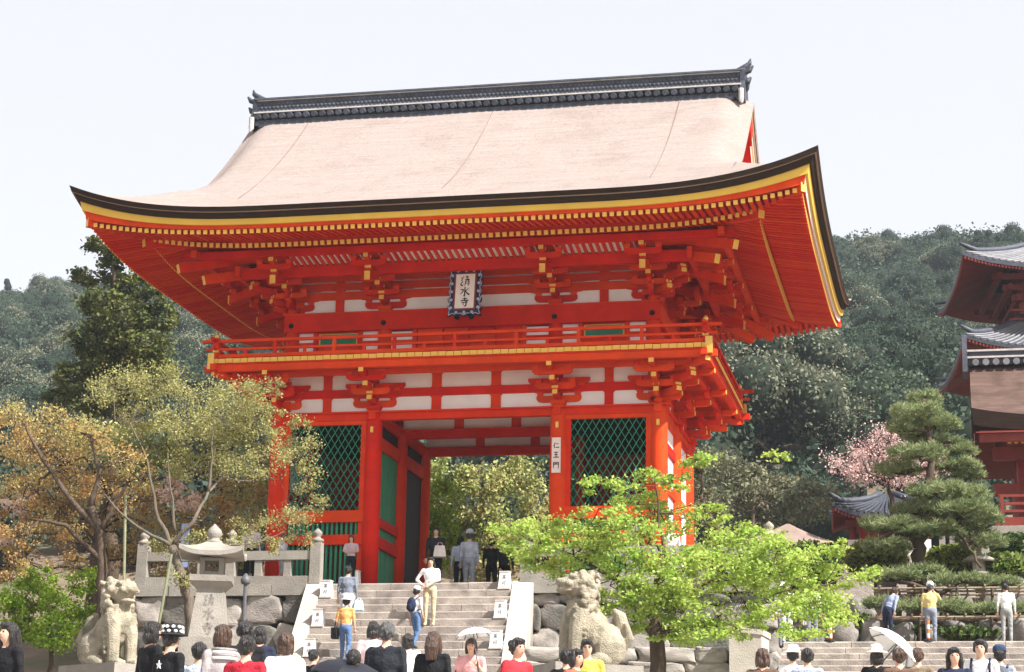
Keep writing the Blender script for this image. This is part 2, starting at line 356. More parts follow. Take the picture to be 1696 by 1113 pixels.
def corner_diag(S, x, y, ang, zs, tailz=None):
    """diagonal arms of a corner set"""
    M = T(x, y, 0) @ RZ(ang)
    p = put('bracket_set', MB().taper(0, 0, S, S + .1, .19, .19, .24, .24).mesh('bracket_set', RED), gate, M)
    for o, z in zs:
        put('bracket_arm', proj_arm(-.2, o * 1.414, z, z + .16, .15, .3).mesh('bracket_arm', [RED, GOLD]), p, M)
        put('bearing_block', BLKG, p, M @ T(0, -o * 1.414 + .12, z + .16))
    for o, z in (tailz or []):
        mb = MB().beam((0, .5, z + .3 * (o * 1.414 + .5)), (0, -o * 1.414, z), .17, .25, 0, 1)
        put('tail_rafter', mb.mesh('tail_rafter', [RED, GOLD]), p, M)
for i in range(4):
    bracket_set(LOW, XC[i], 0, 0); bracket_set(UPP, UX[i], UY0, 0, True)
for s, X, Ux in ((-1, XC[0], UX[0]), (1, XC[3], UX[3])):
    a = s * PI / 2
    for y in YC: bracket_set(LOW, X, y, a)
    for y in (UY0, YM, 5.114): bracket_set(UPP, Ux, y, a, True)
    for y, yu, q in ((0, UY0, 1), (5.314, 5.114, -1)):
        an = s * PI / 4 if q > 0 else s * 3 * PI / 4
        corner_diag(4.99, X, y, an, [(.62, 5.165), (1.06, 5.46), (1.5, 5.75)])
        corner_diag(7.89, Ux, yu, an, [(.52, 8.09), (.98, 8.39)], [(2.0, 8.46), (2.55, 8.66)])

# ---- balcony
DX, DY = 5.35 + 1.56, 1.56
part('balcony_deck', MB().box(-DX + .04, DX - .04, -DY + .04, 5.314 + DY - .04, 6.10, 6.145), RED, gate)
def ring_beam(nm, o, w, z0, z1, m, hx=5.35, y0=0., y1=5.314, ext=0., parent=gate):
    for sg, yy in ((-1, y0 - o), (1, y1 + o)): part(nm, MB().box(-hx - o - ext, hx + o + ext, yy - w / 2, yy + w / 2, z0, z1), m, parent)
    for sg in (-1, 1): part(nm, MB().box(sg * (hx + o) - w / 2, sg * (hx + o) + w / 2, y0 - o - ext, y1 + o + ext, z0 + .003, z1 - .003), m, parent)
ring_beam('balcony_beam', 1.42, .16, 5.91, 6.095, RED, ext=.32)
ring_beam('balcony_beam', .98, .12, 5.82, 5.95, RED, ext=.25)
fb = MB().box(-.103, .103, 0, .5, 6.135, 6.265, 0); fb.box(-.1, .1, -.006, .002, 6.14, 6.26, 1); fb = fb.mesh('floorboard', [RED, GOLD])
n = int(2 * DX / .215); pt = 2 * DX / n
for k in range(n):
    x = -DX + (k + .5) * pt; jz = random.Random(k).uniform(-.005, .005)
    put('floorboard', fb, gate, T(x, -DY, jz) @ Matrix.Diagonal((pt / .215, 1, 1, 1)))
n2 = int((5.314 + 2 * DY - 1.0) / .215); pt2 = (5.314 + 2 * DY - 1.0) / n2
for k in range(n2):
    y = -DY + .5 + (k + .5) * pt2
    for s in (-1, 1): put('floorboard', fb, gate, T(s * DX, y, 0) @ RZ(s * PI / 2) @ Matrix.Diagonal((pt2 / .215, 1, 1, 1)))
part('balcony_floor', MB().box(-DX + .5, DX - .5, -DY + .5, 5.314 + DY, 6.15, 6.255), RED, gate)
for sx in (-1, 1):
    for yy in (-DY, 5.314 + DY):
        q = MB().box(sx * (DX - .02) - .09, sx * (DX - .02) + .09, yy - .05, yy + .08, 5.97, 6.42, 0) if yy < 0 else MB().box(sx * (DX - .02) - .09, sx * (DX - .02) + .09, yy - .08, yy + .05, 5.97, 6.42, 0)
        part('gold_corner_cap', q, BRASS, gate)
# railing
RO = 1.44
for o_, w, z0, z1, ext in ((RO, .1, 6.30, 6.40, .12), (RO, .075, 6.515, 6.575, .3), (RO, .09, 6.74, 6.82, .42)): ring_beam('railing', o_, w, z0, z1, RED, ext=ext)
for sg, yy in ((-1, -RO), (1, 5.314 + RO)):
    for k in range(17):
        x = -5.35 - RO + k * (10.7 + 2 * RO) / 16
        if k % 2 == 0: part('railing_post', MB().box(x - .045, x + .045, yy - .045, yy + .045, 6.26, 6.74), RED, gate)
        else: part('railing_post', MB().box(x - .04, x + .04, yy - .04, yy + .04, 6.26, 6.52), RED, gate)
for sx in (-1, 1):
    for k in range(1, 11):
        y = -RO + k * (5.314 + 2 * RO) / 11
        part('railing_post', MB().box(sx * (5.35 + RO) - .045, sx * (5.35 + RO) + .045, y - .045, y + .045, 6.26, 6.74 if k % 2 == 0 else 6.52), RED, gate)
    for yy in (-RO, 5.314 + RO):
        p = part('corner_post', MB().box(sx * (5.35 + RO) - .075, sx * (5.35 + RO) + .075, yy - .075, yy + .075, 6.26, 6.86), RED, gate)
        part('finial', MB().lathe([(.05, 6.86), (.075, 6.91), (.06, 6.97), (.01, 7.03)], 10, (sx * (5.35 + RO), yy, 0)), BRASS, p, True)
        part('gold_band', MB().box(sx * (5.35 + RO) - .08, sx * (5.35 + RO) + .08, yy - .08, yy + .08, 6.46, 6.53), BRASS, p)

# ---- upper storey wall
up = MB().lathe([(.20, 6.2), (.20, 7.4), (.18, 7.88)], 20).mesh('pillar', RED, True)
for x in UX:
    for y in (UY0, 5.114): put('pillar', up, gate, T(x, y, 0))
for s in (-1, 1): put('pillar', up, gate, T(s * HX, YM, 0))
def ubox(nm, x0, x1, d0, d1, z0, z1, m): part(nm, MB().box(x0, x1, UY0 - d1, UY0 - d0, z0, z1), m, gate)
ubox('head_beam', -5.35, 5.35, -.1, .215, 7.34, 7.86, RED)
ubox('top_plate', -5.42, 5.42, -.2, .235, 7.845, 7.885, RED)
dm = MB().lathe([(.075, 0), (.07, .03), (.04, .055), (.01, .065)], 14).mesh('nail_cover', DARK, True)
for x in UX: put('nail_cover', dm, gate, T(x, UY0 - .215, 7.53) @ Matrix.Rotation(PI / 2, 4, 'X'))
ubox('floor_sill', -5.3, 5.3, -.1, .14, 6.25, 6.5, RED)
def uwin(x0, x1, z0, z1, m, nm): ubox(nm, x0, x1, -.02, .02, z0, z1, m)
for s in (-1, 1):                                              # side bays: plaster, green slatted window, plaster
    def sx(a, b): return sorted((s * a, s * b))
    for a, b in ((2.62, 3.14), (4.46, 4.95)):
        q = sx(a, b); uwin(*q, 6.5, 7.34, PLASTER, 'plaster_panel')
        ubox('wall_rail', *q, 0, .06, 6.98, 7.065, RED)
    q = sx(3.14, 4.46); ubox('window_frame', *q, -.02, .03, 6.5, 7.34, RED)
    q = sx(3.24, 4.36); ubox('gold_trim', *q, .02, .042, 6.92, 7.30, YELB)
    q = sx(3.28, 4.32); w_ = part('window', MB().box(*q, UY0 - .05, UY0 - .02, 6.95, 7.27), GREEN, gate)
    for k in range(16): part('bar', MB().box(q[0] + (k + .35) * (q[1] - q[0]) / 16, q[0] + (k + .75) * (q[1] - q[0]) / 16, UY0 - .08, UY0 - .04, 6.95, 7.27), GREEN, w_)
    for a in (3.14, 4.46): ubox('post', *sx(a - .05, a + .05), -.02, .1, 6.5, 7.34, RED)
    for z0, z1 in ((6.75, 7.02), (7.02, 7.34)):
        q = sx(1.6, 2.25); uwin(*q, z0 + .02, z1 - .03, PLASTER, 'plaster_panel')
    q = sx(1.55, 2.3); ubox('wall_rail', *q, -.02, .06, 6.99, 7.06, RED)
    ubox('post', *sx(1.5, 1.62), -.02, .1, 6.5, 7.34, RED)
for k in range(4):                                             # four-leaf door
    x0 = -1.5 + k * .75; d_ = part('door', MB().box(x0 + .01, x0 + .74, UY0 - .03, UY0 + .02, 6.5, 7.34), RED, gate)
    for za, zb in ((6.5, 6.6), (6.9, 6.98), (7.24, 7.34)): part('door_rail', MB().box(x0 + .02, x0 + .73, UY0 - .07, UY0 - .02, za, zb), RED, d_)
part('side_wall', MB().box(-5.2, -5.1, .25, 5.06, 6.2, 7.87), RED, gate); part('side_wall', MB().box(5.1, 5.2, .25, 5.06, 6.2, 7.87), RED, gate); part('rear_wall', MB().box(-5.1, 5.1, 5.06, 5.16, 6.2, 9.3), RED, gate)
part('side_head_beam', MB().box(5.02, 5.36, .2, 5.1, 7.35, 7.855), RED, gate); part('side_head_beam', MB().box(-5.36, -5.02, .2, 5.1, 7.35, 7.855), RED, gate)
# plaster and ties between the upper brackets
for s in (-1, 1): part('side_wall', MB().box(s * 5.15 - .05, s * 5.15 + .05, .28, 5.03, 7.87, 9.3), RED, gate)
for (x0, x1, st) in ((-5.05, -2.54, (-3.79,)), (-2.34, 2.34, ()), (2.54, 5.05, (3.79,))):
    e = [x0] + [v for q in st for v in (q - .12, q + .12)] + [x1]
    for a in range(0, len(e), 2):
        ubox('plaster_panel', e[a], e[a + 1], -.03, .0, 7.885, 9.2, PLASTER)
    for q in st: ubox('strut', q - .12, q + .12, -.02, .07, 7.885, 9.2, REDS)
for z0, z1 in ((8.29, 8.515), (8.565, 8.775), (8.825, 9.3)): ubox('bracket_tie', -5.6, 5.6, -.05, .075, z0, z1, RED)
for (o, w, z0, z1) in ((1.2, .13, 8.66, 8.97), (2.15, .16, 9.01, 9.20), (.47, .1, 8.9, 9.06)):
    ring_beam('eave_purlin', o, w, z0, z1, RED, HX, UY0, 5.114, ext=.35)
ring_strip_late = []
# white ribbed cove between the two purlins
def cove(M, half, n):
    mb = MB(); o0, z0, o1, z1 = 1.26, 8.975, 2.08, 9.09
    mb.add([(-half, -o0, z0 + .03), (half, -o0, z0 + .03), (half, -o1, z1 + .03), (-half, -o1, z1 + .03)], [(0, 1, 2, 3)])
    mb.v = [tuple(M @ Vector(v)) for v in mb.v]; c = part('cove_panel', mb, PLASTER, gate)
    rb = MB().beam((0, -o0, z0), (0, -o1, z1), .085, .05).mesh('rib', RED)
    for k in range(n): put('rib', rb, c, M @ T(-half + (k + .5) * 2 * half / n, 0, 0))
for sd in 'F': ring_strip_late.append(('cove_ceiling', [(2.2, 9.15, 0), (1.1, 9.15, 0)], REDS))
cove(T(0, UY0, 0), 2.2, 23)
for s in (-1, 1):
    cove(T(s * 3.8, UY0, 0), 1.1, 12); cove(T(s * HX, 1.43, 0) @ RZ(s * PI / 2), .95, 10); cove(T(s * HX, 3.88, 0) @ RZ(s * PI / 2), .95, 10)

# ---- eaves. A profile point is (offset from the upper wall, height, share of the corner lift)
def fcor(u, flat, half): return max(0., (abs(u) - flat) / (half - flat)) ** 3.2
def lift_front(x, o): return .85 * fcor(x, 3.5, HX + o)
def lift_side(y, o): return .85 * fcor(y - YM, .83, HY + o)
def ring_strip(nm, prof, mats, N=44, smooth=False, sides='FRBL', sidemat=None):
    for sd in sides:
        mb = MB(); half = HX if sd in 'FB' else HY; V = []
        for (o, z, c) in prof:
            for k in range(N + 1):
                u = (half + o) * (2 * k / N - 1); u = math.copysign((half + o) * (abs(u) / (half + o)) ** .8, u)
                if sd == 'F': V.append((u, UY0 - o, z + c * lift_front(u, o)))
                if sd == 'B': V.append((-u, 5.114 + o, z + c * lift_front(u, o)))
                if sd == 'R': V.append((HX + o, YM + u, z + c * lift_side(YM + u, o)))
                if sd == 'L': V.append((-HX - o, YM - u, z + c * lift_side(YM + u, o)))
        F = [(i * (N + 1) + k, (i + 1) * (N + 1) + k, (i + 1) * (N + 1) + k + 1, i * (N + 1) + k + 1) for i in range(len(prof) - 1) for k in range(N)]
        mb.add(V, F); part(nm, mb, (sidemat if sidemat and sd in 'RL' else mats), gate, smooth)
OE = 4.876
for a in ring_strip_late: ring_strip(*a)
ring_strip('bark_edge', [(OE, 9.60, 1), (OE - .05, 9.48, .95), (OE - .075, 9.475, .95)], BARKE)
ring_strip('bark_edge', [(OE - .09, 9.474, .945), (OE - .19, 9.335, .86), (OE - .25, 9.33, .86)], BARKE)
ring_strip('edge_line', [(OE - .052, 9.481, .95), (OE - .062, 9.466, .946), (OE - .1, 9.462, .944)], mat('bark_line', (.30, .19, .13), .9))
ring_strip('ochre_fascia', [(OE - .24, 9.33, .855), (OE - .29, 9.188, .74), (OE - .36, 9.188, .74)], YELB)
ring_strip('red_fascia', [(OE - .35, 9.195, .74), (OE - .38, 9.108, .56), (OE - .6, 9.108, .56)], RED, sidemat=PINKW)
ring_strip('flying_soffit', [(OE - .40, 9.107, .55), (3.0, 9.33, .40)], REDS)
ring_strip('base_soffit', [(3.24, 9.085, .40), (-.1, 10.02, .0)], REDS)
ring_strip('tie_board', [(3.16, 9.22, .41), (3.17, 9.082, .40), (3.05, 9.082, .40)], RED)
fr = MB().box(-.052, .052, 0, 1, -.055, .055, 0); fr.box(-.055, .055, -.012, .0, -.058, .058, 1)
FRM = fr.mesh('flying_rafter', [REDS, GOLD]); fr2 = MB().box(-.052, .052, 0, 1, -.057, .057, 0); fr2.box(-.055, .055, -.012, .0, -.06, .06, 1); BRM = fr2.mesh('base_rafter', [REDS, GOLD])
def rafters(side, nm, me, otip, oin, ztip, slope, c, pitch=.186):
    half = HX if side in 'FB' else HY; n = int((half + otip - .12) * 2 / pitch)
    objs = []
    for k in range(n + 1):
        u = (k - n / 2) * pitch
        oi = max(oin, abs(u) - half + .02)                     # stops at the hip
        L = otip - oi
        if L < .12: continue
        z = ztip + c * (lift_front(u, otip) if side in 'FB' else lift_side(YM + u, otip))
        zi = ztip + slope * L + c * .85 * fcor(u, 3.5 if side in 'FB' else .83, half + otip) * max(0., 1 - L / 3.5)
        ang = math.atan2(zi - z, L)
        base = {'F': T(u, UY0, 0), 'B': T(-u, 5.114, 0) @ RZ(PI), 'R': T(HX, YM + u, 0) @ RZ(PI / 2), 'L': T(-HX, YM - u, 0) @ RZ(-PI / 2)}[side]
        objs.append(base @ T(0, -otip, z) @ Matrix.Rotation(ang, 4, 'X') @ Matrix.Diagonal((1, L / math.cos(ang), 1, 1)))
    if side == 'B':
        mb = MB()
        for M in objs: mb.add([M @ v.co for v in me.vertices], [tuple(p.vertices) for p in me.polygons], [p.material_index for p in me.polygons])
        part(nm, mb, list(me.materials), gate, kind='stuff')
    else:
        for M in objs: put(nm, me, gate, M)
for sd in 'FRLB':
    rafters(sd, 'flying_rafter', FRM, 4.42, 3.0, 9.048, .16, .50)
    rafters(sd, 'base_rafter', BRM, 3.2, -.05, 9.02, .28, .40)
for sx in (-1, 1):                                              # hip rafters
    for sy in (-1, 1):
        def hp(o, z): return (sx * (HX + o), YM + sy * (HY + o), z)
        part('hip_rafter', MB().beam(hp(0, 9.9), hp(3.3, 9.26), .2, .30, 0, 1), [RED, GOLD], gate)
        part('hip_rafter', MB().beam(hp(2.9, 9.50), hp(4.47, 9.50), .17, .24, 0, 1), [RED, GOLD], gate)

# ---- bark roof
YE = UY0 - OE; XE = HX + OE
def prof_t(t): return 9.60 + .4925 * t + .0325 * t * t
def ss(a, b, x): t = min(1., max(0., (x - a) / (b - a))); return t * t * (3 - 2 * t)
def liftxy(x, y): return .85 * fcor(x, 3.5, XE) * fcor(y - YM, .83, HY + OE)
VX = 7.72
def zfront(x, y):
    t = HY + OE - abs(y - YM); z = prof_t(t)
    d = ss(6.75, 7.75, abs(x)) ** 1.4 * .55 * ss(1.9, 4.2, t)
    return z - d + liftxy(x, y)
def zhip(x, y):
    t = HY + OE - abs(y - YM); u = XE - abs(x); a, b = prof_t(t), prof_t(u)
    k = .10; h = max(0., k - abs(a - b)) / k; return min(a, b) - h * h * k * .25 + liftxy(x, y) 
xs = [-VX + 2 * VX * i / 90 for i in range(91)]; ys = [YE + 2 * (HY + OE) * i / 80 for i in range(81)]
mb = MB(); mb.add([(x, y, zfront(x, y) + .03 * math.sin(x * 1.7 + y) * ss(0, 2, HY + OE - abs(y - YM)) * .4) for y in ys for x in xs], [(j * 91 + i, j * 91 + i + 1, (j + 1) * 91 + i + 1, (j + 1) * 91 + i) for j in range(80) for i in range(90)])
roof = part('bark_roof', mb, BARKT, gate, True)
for s in (-1, 1):
    hx = [6.9 + (VX - 6.9) * i / 10 for i in range(10)] + [VX + (XE - VX) * i / 24 for i in range(25)]; mb = MB()
    def zz_(x, y):
        if x >= VX - .001: return zhip(x, y)
        u = XE - x; t = HY + OE - abs(y - YM); return min(prof_t(u), prof_t(t) - .25) + liftxy(x, y)
    mb.add([(s * x, y, zz_(x, y)) for y in ys for x in hx], [((j * 35 + i, j * 35 + i + 1, (j + 1) * 35 + i + 1, (j + 1) * 35 + i) if s > 0 else (j * 35 + i, (j + 1) * 35 + i, (j + 1) * 35 + i + 1, j * 35 + i + 1)) for j in range(80) for i in range(34) if hx[i] >= VX - .06 or min(HY + OE - abs(ys[j] - YM), HY + OE - abs(ys[j + 1] - YM)) > 1.6])
    part('hip_slope', mb, BARKT, roof, True)
    # verge thickness, bargeboards, gable wall
    vy = [y for y in ys if HY + OE - abs(y - YM) > 2.2]
    def band(nm, xa, xb, da, db, m, back=None, dz=0.):
        b_ = MB(); V = []
        for y in vy:
            z = zfront(VX, y) + dz; V += [(s * xa, y, z - da), (s * xb, y, z - db)]
        F = [(2 * k, 2 * k + 1, 2 * k + 3, 2 * k + 2) for k in range(len(vy) - 1)]
        b_.add(V, F); part(nm, b_, m, roof)
    band('verge_edge', VX, VX - .03, 0, .17, mat('bark_cut_side', (.27, .19, .14), .95, .25, 8, .5, 60))
    band('verge_edge', VX - .05, VX - .10, .17, .30, mat('bark_cut_side', (.27, .19, .14)))
    band('verge_line', VX - .11, VX - .13, .30, .345, PINKW)
    band('bargeboard', VX - .14, VX - .16, .345, .66, mat('ochre_brown_board', (.50, .20, .07), .6))
    band('bargeboard_line', VX - .155, VX - .18, .66, .70, PINKW)
    band('barge_soffit', VX - .18, 7.0, .5, .5, REDS)
    g_ = MB(); V = []
    for y in vy: V += [(s * 7.02, y, 10.9), (s * 7.02, y, max(11.0, zfront(VX, y) - .45))]
    g_.add(V, [(2 * k, 2 * k + 1, 2 * k + 3, 2 * k + 2) for k in range(len(vy) - 1)]); part('gable_wall', g_, RED, roof)
    part('gable_pendant', MB().prism([(YM - .3, 14.1), (YM + .3, 14.1), (YM + .36, 13.7), (YM + .12, 13.4), (YM, 13.1), (YM - .12, 13.4), (YM - .36, 13.7)], s * 7.56, s * 7.64, 'x'), RED, roof)
for X in (-5.606, .073, 5.625):                                # seams in the bark
    mb = MB(); V = []
    for y in ys[6:38]:
        z = zfront(X, y); V += [(X - .014, y, z + .012), (X + .014, y, z + .012), (X + .014, y, z - .02), (X - .014, y, z - .02)]
    mb.add(V, [(4 * k, 4 * k + 1, 4 * k + 5, 4 * k + 4) for k in range(len(V) // 4 - 1)])
    part('roof_seam', mb, mat('seam_bark', (.20, .145, .12), .95), roof)

# ---- tiled ridge
RL = 7.36
ridge = part('ridge', MB().box(-RL, RL, YM - .32, YM + .32, 14.86, 15.33), TILE, gate)
part('ridge_base', MB().box(-RL - .02, RL + .02, YM - .55, YM + .55, 14.42, 14.58), TILE, ridge)
part('ridge_base', MB().box(-RL, RL, YM - .45, YM + .45, 14.57, 14.82), DARK, ridge)
part('pale_course', MB().box(-RL - .03, RL + .03, YM - .52, YM + .52, 14.83, 14.875), TILEL, ridge)
part('ridge_cap', MB().prism([(YM - .4, 15.31), (YM + .4, 15.31), (YM + .38, 15.37), (YM + .15, 15.46), (YM - .15, 15.46), (YM - .38, 15.37)], -RL - .05, RL + .05, 'x'), TILE, ridge)
part('pale_course', MB().box(-RL - .04, RL + .04, YM - .36, YM + .36, 15.28, 15.305), TILEL, ridge)
rt = MB().tube([(0, .1, 0), (0, -.06, -.01), (0, -.12, -.02)], [.095, .1, .085], 12).mesh('ridge_tile', TILE, False)
sc = MB().box(-.09, .09, -.015, .1, -.05, .05).mesh('scallop_tile', TILE)
nr = 58
for k in range(nr):
    x = -RL + (k + .5) * 2 * RL / nr
    put('ridge_tile', rt, ridge, T(x, YM - .5, 14.70)); put('ridge_tile', rt, ridge, T(x, YM + .5, 14.70) @ RZ(PI))
    put('scallop_tile', sc, ridge, T(x + RL / nr, YM - .56, 14.40))
for r_ in range(3):                                             # relief tiles of the ridge body
    mb = MB()
    for k in range(nr * 2):
        x = -RL + (k + .5 + .5 * (r_ % 2)) * RL / nr
        mb.blob((x, YM - .325, 14.95 + r_ * .115), (.05, .03, .045), 6, 4)
    part('relief_tiles', mb, TILE, ridge, kind='stuff')
for s in (-1, 1):                                               # end ornaments (onigawara with upswept horn)
    oe = part('ridge_end_ornament', MB().prism([(YM - .62, 14.36), (YM + .62, 14.36), (YM + .5, 14.75), (YM + .36, 15.0), (YM + .36, 15.36), (YM + .18, 15.46), (YM - .18, 15.46), (YM - .36, 15.36), (YM - .36, 15.0), (YM - .5, 14.75)], s * RL, s * (RL + .14), 'x'), TILE, ridge)
    part('horn', MB().tube([(s * (RL - .1), YM, 15.42), (s * (RL + .12), YM, 15.55), (s * (RL + .24), YM, 15.66), (s * (RL + .27), YM, 15.8)], [.11, .10, .07, .02], 10), TILE, oe)
    part('curl', MB().tube([(s * (RL + .1), YM - .2, 15.3), (s * (RL + .26), YM - .2, 15.36), (s * (RL + .36), YM - .2, 15.5)], [.09, .08, .03], 8), TILE, oe)
    part('curl', MB().tube([(s * (RL + .1), YM - .2, 15.0), (s * (RL + .22), YM - .22, 15.02), (s * (RL + .30), YM - .22, 15.14)], [.1, .09, .03], 8), TILE, oe)
    part('boss', MB().blob((s * (RL + .12), YM, 15.0), (.12, .22, .22), 10, 6), TILE, oe, True)
    part('roll_tile', MB().tube([(s * (RL + .05), YM - .62, 14.66), (s * (RL + .05), YM - .62, 14.30), (s * (RL + .08), YM - .66, 14.2)], [.08, .075, .03], 8), TILEL, oe)

# ---- name plaque hung under the eaves and the signboard on the pillar
INK = mat('ink', (.012, .010, .012), .6); PAPER = mat('plaque_white', (.80, .76, .71), .7, .05, 3)
NAVY = mat('plaque_navy', (.02, .028, .075), .45, .3, 6); PALEB = mat('plaque_pale_blue', (.42, .47, .60), .5)
plq = thing('name_plaque', 'navy framed name plaque with black brush writing hung under the gate eaves', 'plaque', (.13, -.95, 7.4))
Mp = T(.13, -.95, 8.07) @ Matrix.Rotation(rad(-8), 4, 'X') @ Matrix.Rotation(PI / 2, 4, 'X')       # local x right, y up, z out
def plocal(mb): mb.v = [tuple(Mp @ Vector(v)) for v in mb.v]; return mb
fr_pts = []; W2, H2 = .46, .70
def wav(n, a, b, inx):                                          # wavy side
    out = []
    for i in range(n):
        t = i / n; x = a[0] + (b[0] - a[0]) * t; y = a[1] + (b[1] - a[1]) * t; q = .03 * math.cos(t * 2 * PI * inx); nx, ny = (b[1] - a[1]), -(b[0] - a[0]); l = math.hypot(nx, ny); out.append((x + nx / l * q, y + ny / l * q))
    return out
c_ = [(-W2, -H2), (W2, -H2), (W2, H2), (-W2, H2)]
for i in range(4): fr_pts += wav(20, c_[i], c_[(i + 1) % 4], 4 if i % 2 == 0 else 6)
part('frame', plocal(MB().prism(fr_pts, -.05, .02, 'z')), NAVY, plq)
edge = MB(); edge.tube([(x * .93, y * .95, .03) for x, y in fr_pts] + [(fr_pts[0][0] * .93, fr_pts[0][1] * .95, .03)], .012, 5); part('frame_edge', plocal(edge), PALEB, plq)
for (x, y) in [(-.38, t) for t in (-.48, -.24, 0, .24, .48)] + [(.38, t) for t in (-.48, -.24, 0, .24, .48)] + [(t, s2) for s2 in (-.62, .62) for t in (-.22, 0, .22)]:
    part('frame_scroll', plocal(MB().lathe([(.045, .015), (.045, .04), (.02, .045), (.02, .04)], 10, (x, y, 0))), PALEB, plq, True)
part('inner_frame', plocal(MB().box(-.31, .31, -.55, .55, .0, .045)), mat('plaque_brown', (.22, .05, .03), .5), plq)
part('board', plocal(MB().box(-.265, .265, -.505, .505, .03, .055)), PAPER, plq)
for sx in (-.2, .2): part('knob', plocal(MB().lathe([(.06, -.1), (.08, -.02), (.06, .06), (.02, .09)], 12, (sx, -.73, 0))), DARK, plq, True)
WR = MB()
SEI = [([(.30, .95), (.36, .88), (.30, .80)], [1, 3, 1]), ([(.10, .86), (.26, .74), (.16, .60), (.22, .50), (.30, .44)], [1, 4, 2, 3, 1]), ([(.30, .44), (.12, .20), (.22, .04), (.38, .16)], [2, 4, 4, 1]),
       ([(.52, .93), (.80, .90)], [3, 2]), ([(.55, .80), (.80, .78)], [2, 2]), ([(.66, 1.0), (.66, .66)], [3, 2]), ([(.45, .66), (.92, .64)], [2, 3]),
       ([(.55, .56), (.52, .20), (.44, .04)], [3, 3, 1]), ([(.55, .56), (.82, .54), (.82, .12), (.72, .08)], [2, 4, 3, 1]), ([(.56, .42), (.78, .40)], [2, 2]), ([(.56, .27), (.78, .25)], [2, 2])]
SUI = [([(.52, 1.0), (.52, .5), (.50, .05), (.40, .12)], [3, 4, 4, 1]), ([(.08, .70), (.36, .70), (.26, .42), (.05, .22)], [2, 4, 3, 1]), ([(.90, .86), (.70, .66), (.58, .58)], [1, 3, 2]), ([(.56, .60), (.74, .34), (.98, .16)], [2, 4, 5])]
JI = [([(.24, .84), (.76, .86)], [3, 3]), ([(.50, 1.0), (.50, .66)], [4, 3]), ([(.08, .64), (.92, .66)], [3, 4]), ([(.16, .44), (.84, .46)], [3, 3]), ([(.66, .60), (.66, .10), (.50, .02), (.42, .08)], [4, 4, 3, 1]), ([(.32, .32), (.42, .20)], [4, 3])]
glyph(WR, SEI, Mp @ T(-.16, .145, .058) @ Matrix.Scale(.31, 4), .014); glyph(WR, SUI, Mp @ T(-.15, -.165, .058) @ Matrix.Scale(.29, 4), .016); glyph(WR, JI, Mp @ T(-.12, -.455, .058) @ Matrix.Scale(.26, 4), .018)
part('brush_writing', WR, INK, plq, label='black brush writing of three characters')
sgn = thing('pillar_signboard', 'pale vertical wooden signboard with three black characters on the front pillar', 'signboard', (2.6, -.27, 3.1))
part('board', MB().box(2.47, 2.71, -.275, -.225, 3.12, 4.08), PINKW, sgn)
WR = MB(); Ms = T(2.59, -.278, 0) @ Matrix.Rotation(PI / 2, 4, 'X')
JIN = [([(.34, .96), (.22, .62), (.04, .40)], [3, 3, 1]), ([(.22, .66), (.22, .02)], [3, 3]), ([(.48, .72), (.88, .74)], [3, 3]), ([(.40, .16), (.98, .18)], [3, 4])]
OU = [([(.16, .90), (.84, .92)], [3, 3]), ([(.22, .52), (.78, .54)], [3, 3]), ([(.06, .10), (.94, .12)], [3, 4]), ([(.5, .9), (.5, .1)], [3, 3])]
MON = [([(.10, .96), (.10, .02)], [3, 3]), ([(.10, .94), (.40, .94), (.40, .60), (.12, .60)], [2, 3, 3, 2]), ([(.12, .77), (.38, .77)], [2, 2]), ([(.60, .94), (.90, .94)], [2, 3]), ([(.90, .96), (.90, .06), (.80, .02)], [3, 3, 1]), ([(.60, .94), (.60, .60), (.88, .60)], [3, 2, 2]), ([(.62, .77), (.88, .77)], [2, 2])]
for g_, z in ((JIN, 3.78), (OU, 3.52), (MON, 3.24)): glyph(WR, g_, Ms @ T(-.085, z, 0) @ Matrix.Scale(.17, 4), .022)
part('brush_writing', WR, INK, sgn)
# ================================================================ GROUND, STONEWORK
def lerp(a, b, t): return a + (b - a) * min(1., max(0., t))
def gz(x, y):
    if y < -18: z = -8.4 + .1 * (y + 54)
    elif y < -6.3: z = lerp(-4.8, -4.06, (y + 18) / 11.7)
    elif y < 9: z = lerp(-4.06, -.1, (y + 6.3) / 15.3)
    elif y < 45: z = lerp(-.1, 6, (y - 9) / 36)
    elif y < 262: z = lerp(6, 80, (y - 45) / 217)
    else: z = 80 - (y - 262) * .12
    if y > 45: z += 3.0 * math.sin(x * .021 + 1.3) * min(1, (y - 45) / 60) + 2.0 * math.sin(x * .05 + y * .03) * min(1, (y - 45) / 60)
    if y > 60: z += 3.5 * ss(-60, -125, x) * min(1, (y - 60) / 150)
    return z
gx = [-420 + 840 * i / 84 for i in range(85)] ; gy = list(np.arange(-70, 60, 2.6)) + list(np.arange(60, 420, 9)) + [500, 700, 1200]
mb = MB(); mb.add([(x, y, gz(x, y)) for y in gy for x in gx], [(j * 85 + i, j * 85 + i + 1, (j + 1) * 85 + i + 1, (j + 1) * 85 + i) for j in range(len(gy) - 1) for i in range(84)])
EARTH = mat('earth', (.16, .12, .085), .95, .3, .8, .4, 6, .1, stain=((.06, .08, .03), .25, .8))
struct(part('ground', mb, EARTH, None, True))
ASPH = mat('paving_slabs', (.44, .41, .37), .9, .2, 1.2, .3, 12, .2)
pv = MB(); pv.add([(x, y, gz(x, y) + .02) for y in (-66, -50, -36, -22, -12, -6.4) for x in (-7, 0, 8, 16)], [(j * 4 + i, j * 4 + i + 1, (j + 1) * 4 + i + 1, (j + 1) * 4 + i) for j in range(5) for i in range(3)])
struct(part('approach_path', pv, ASPH))

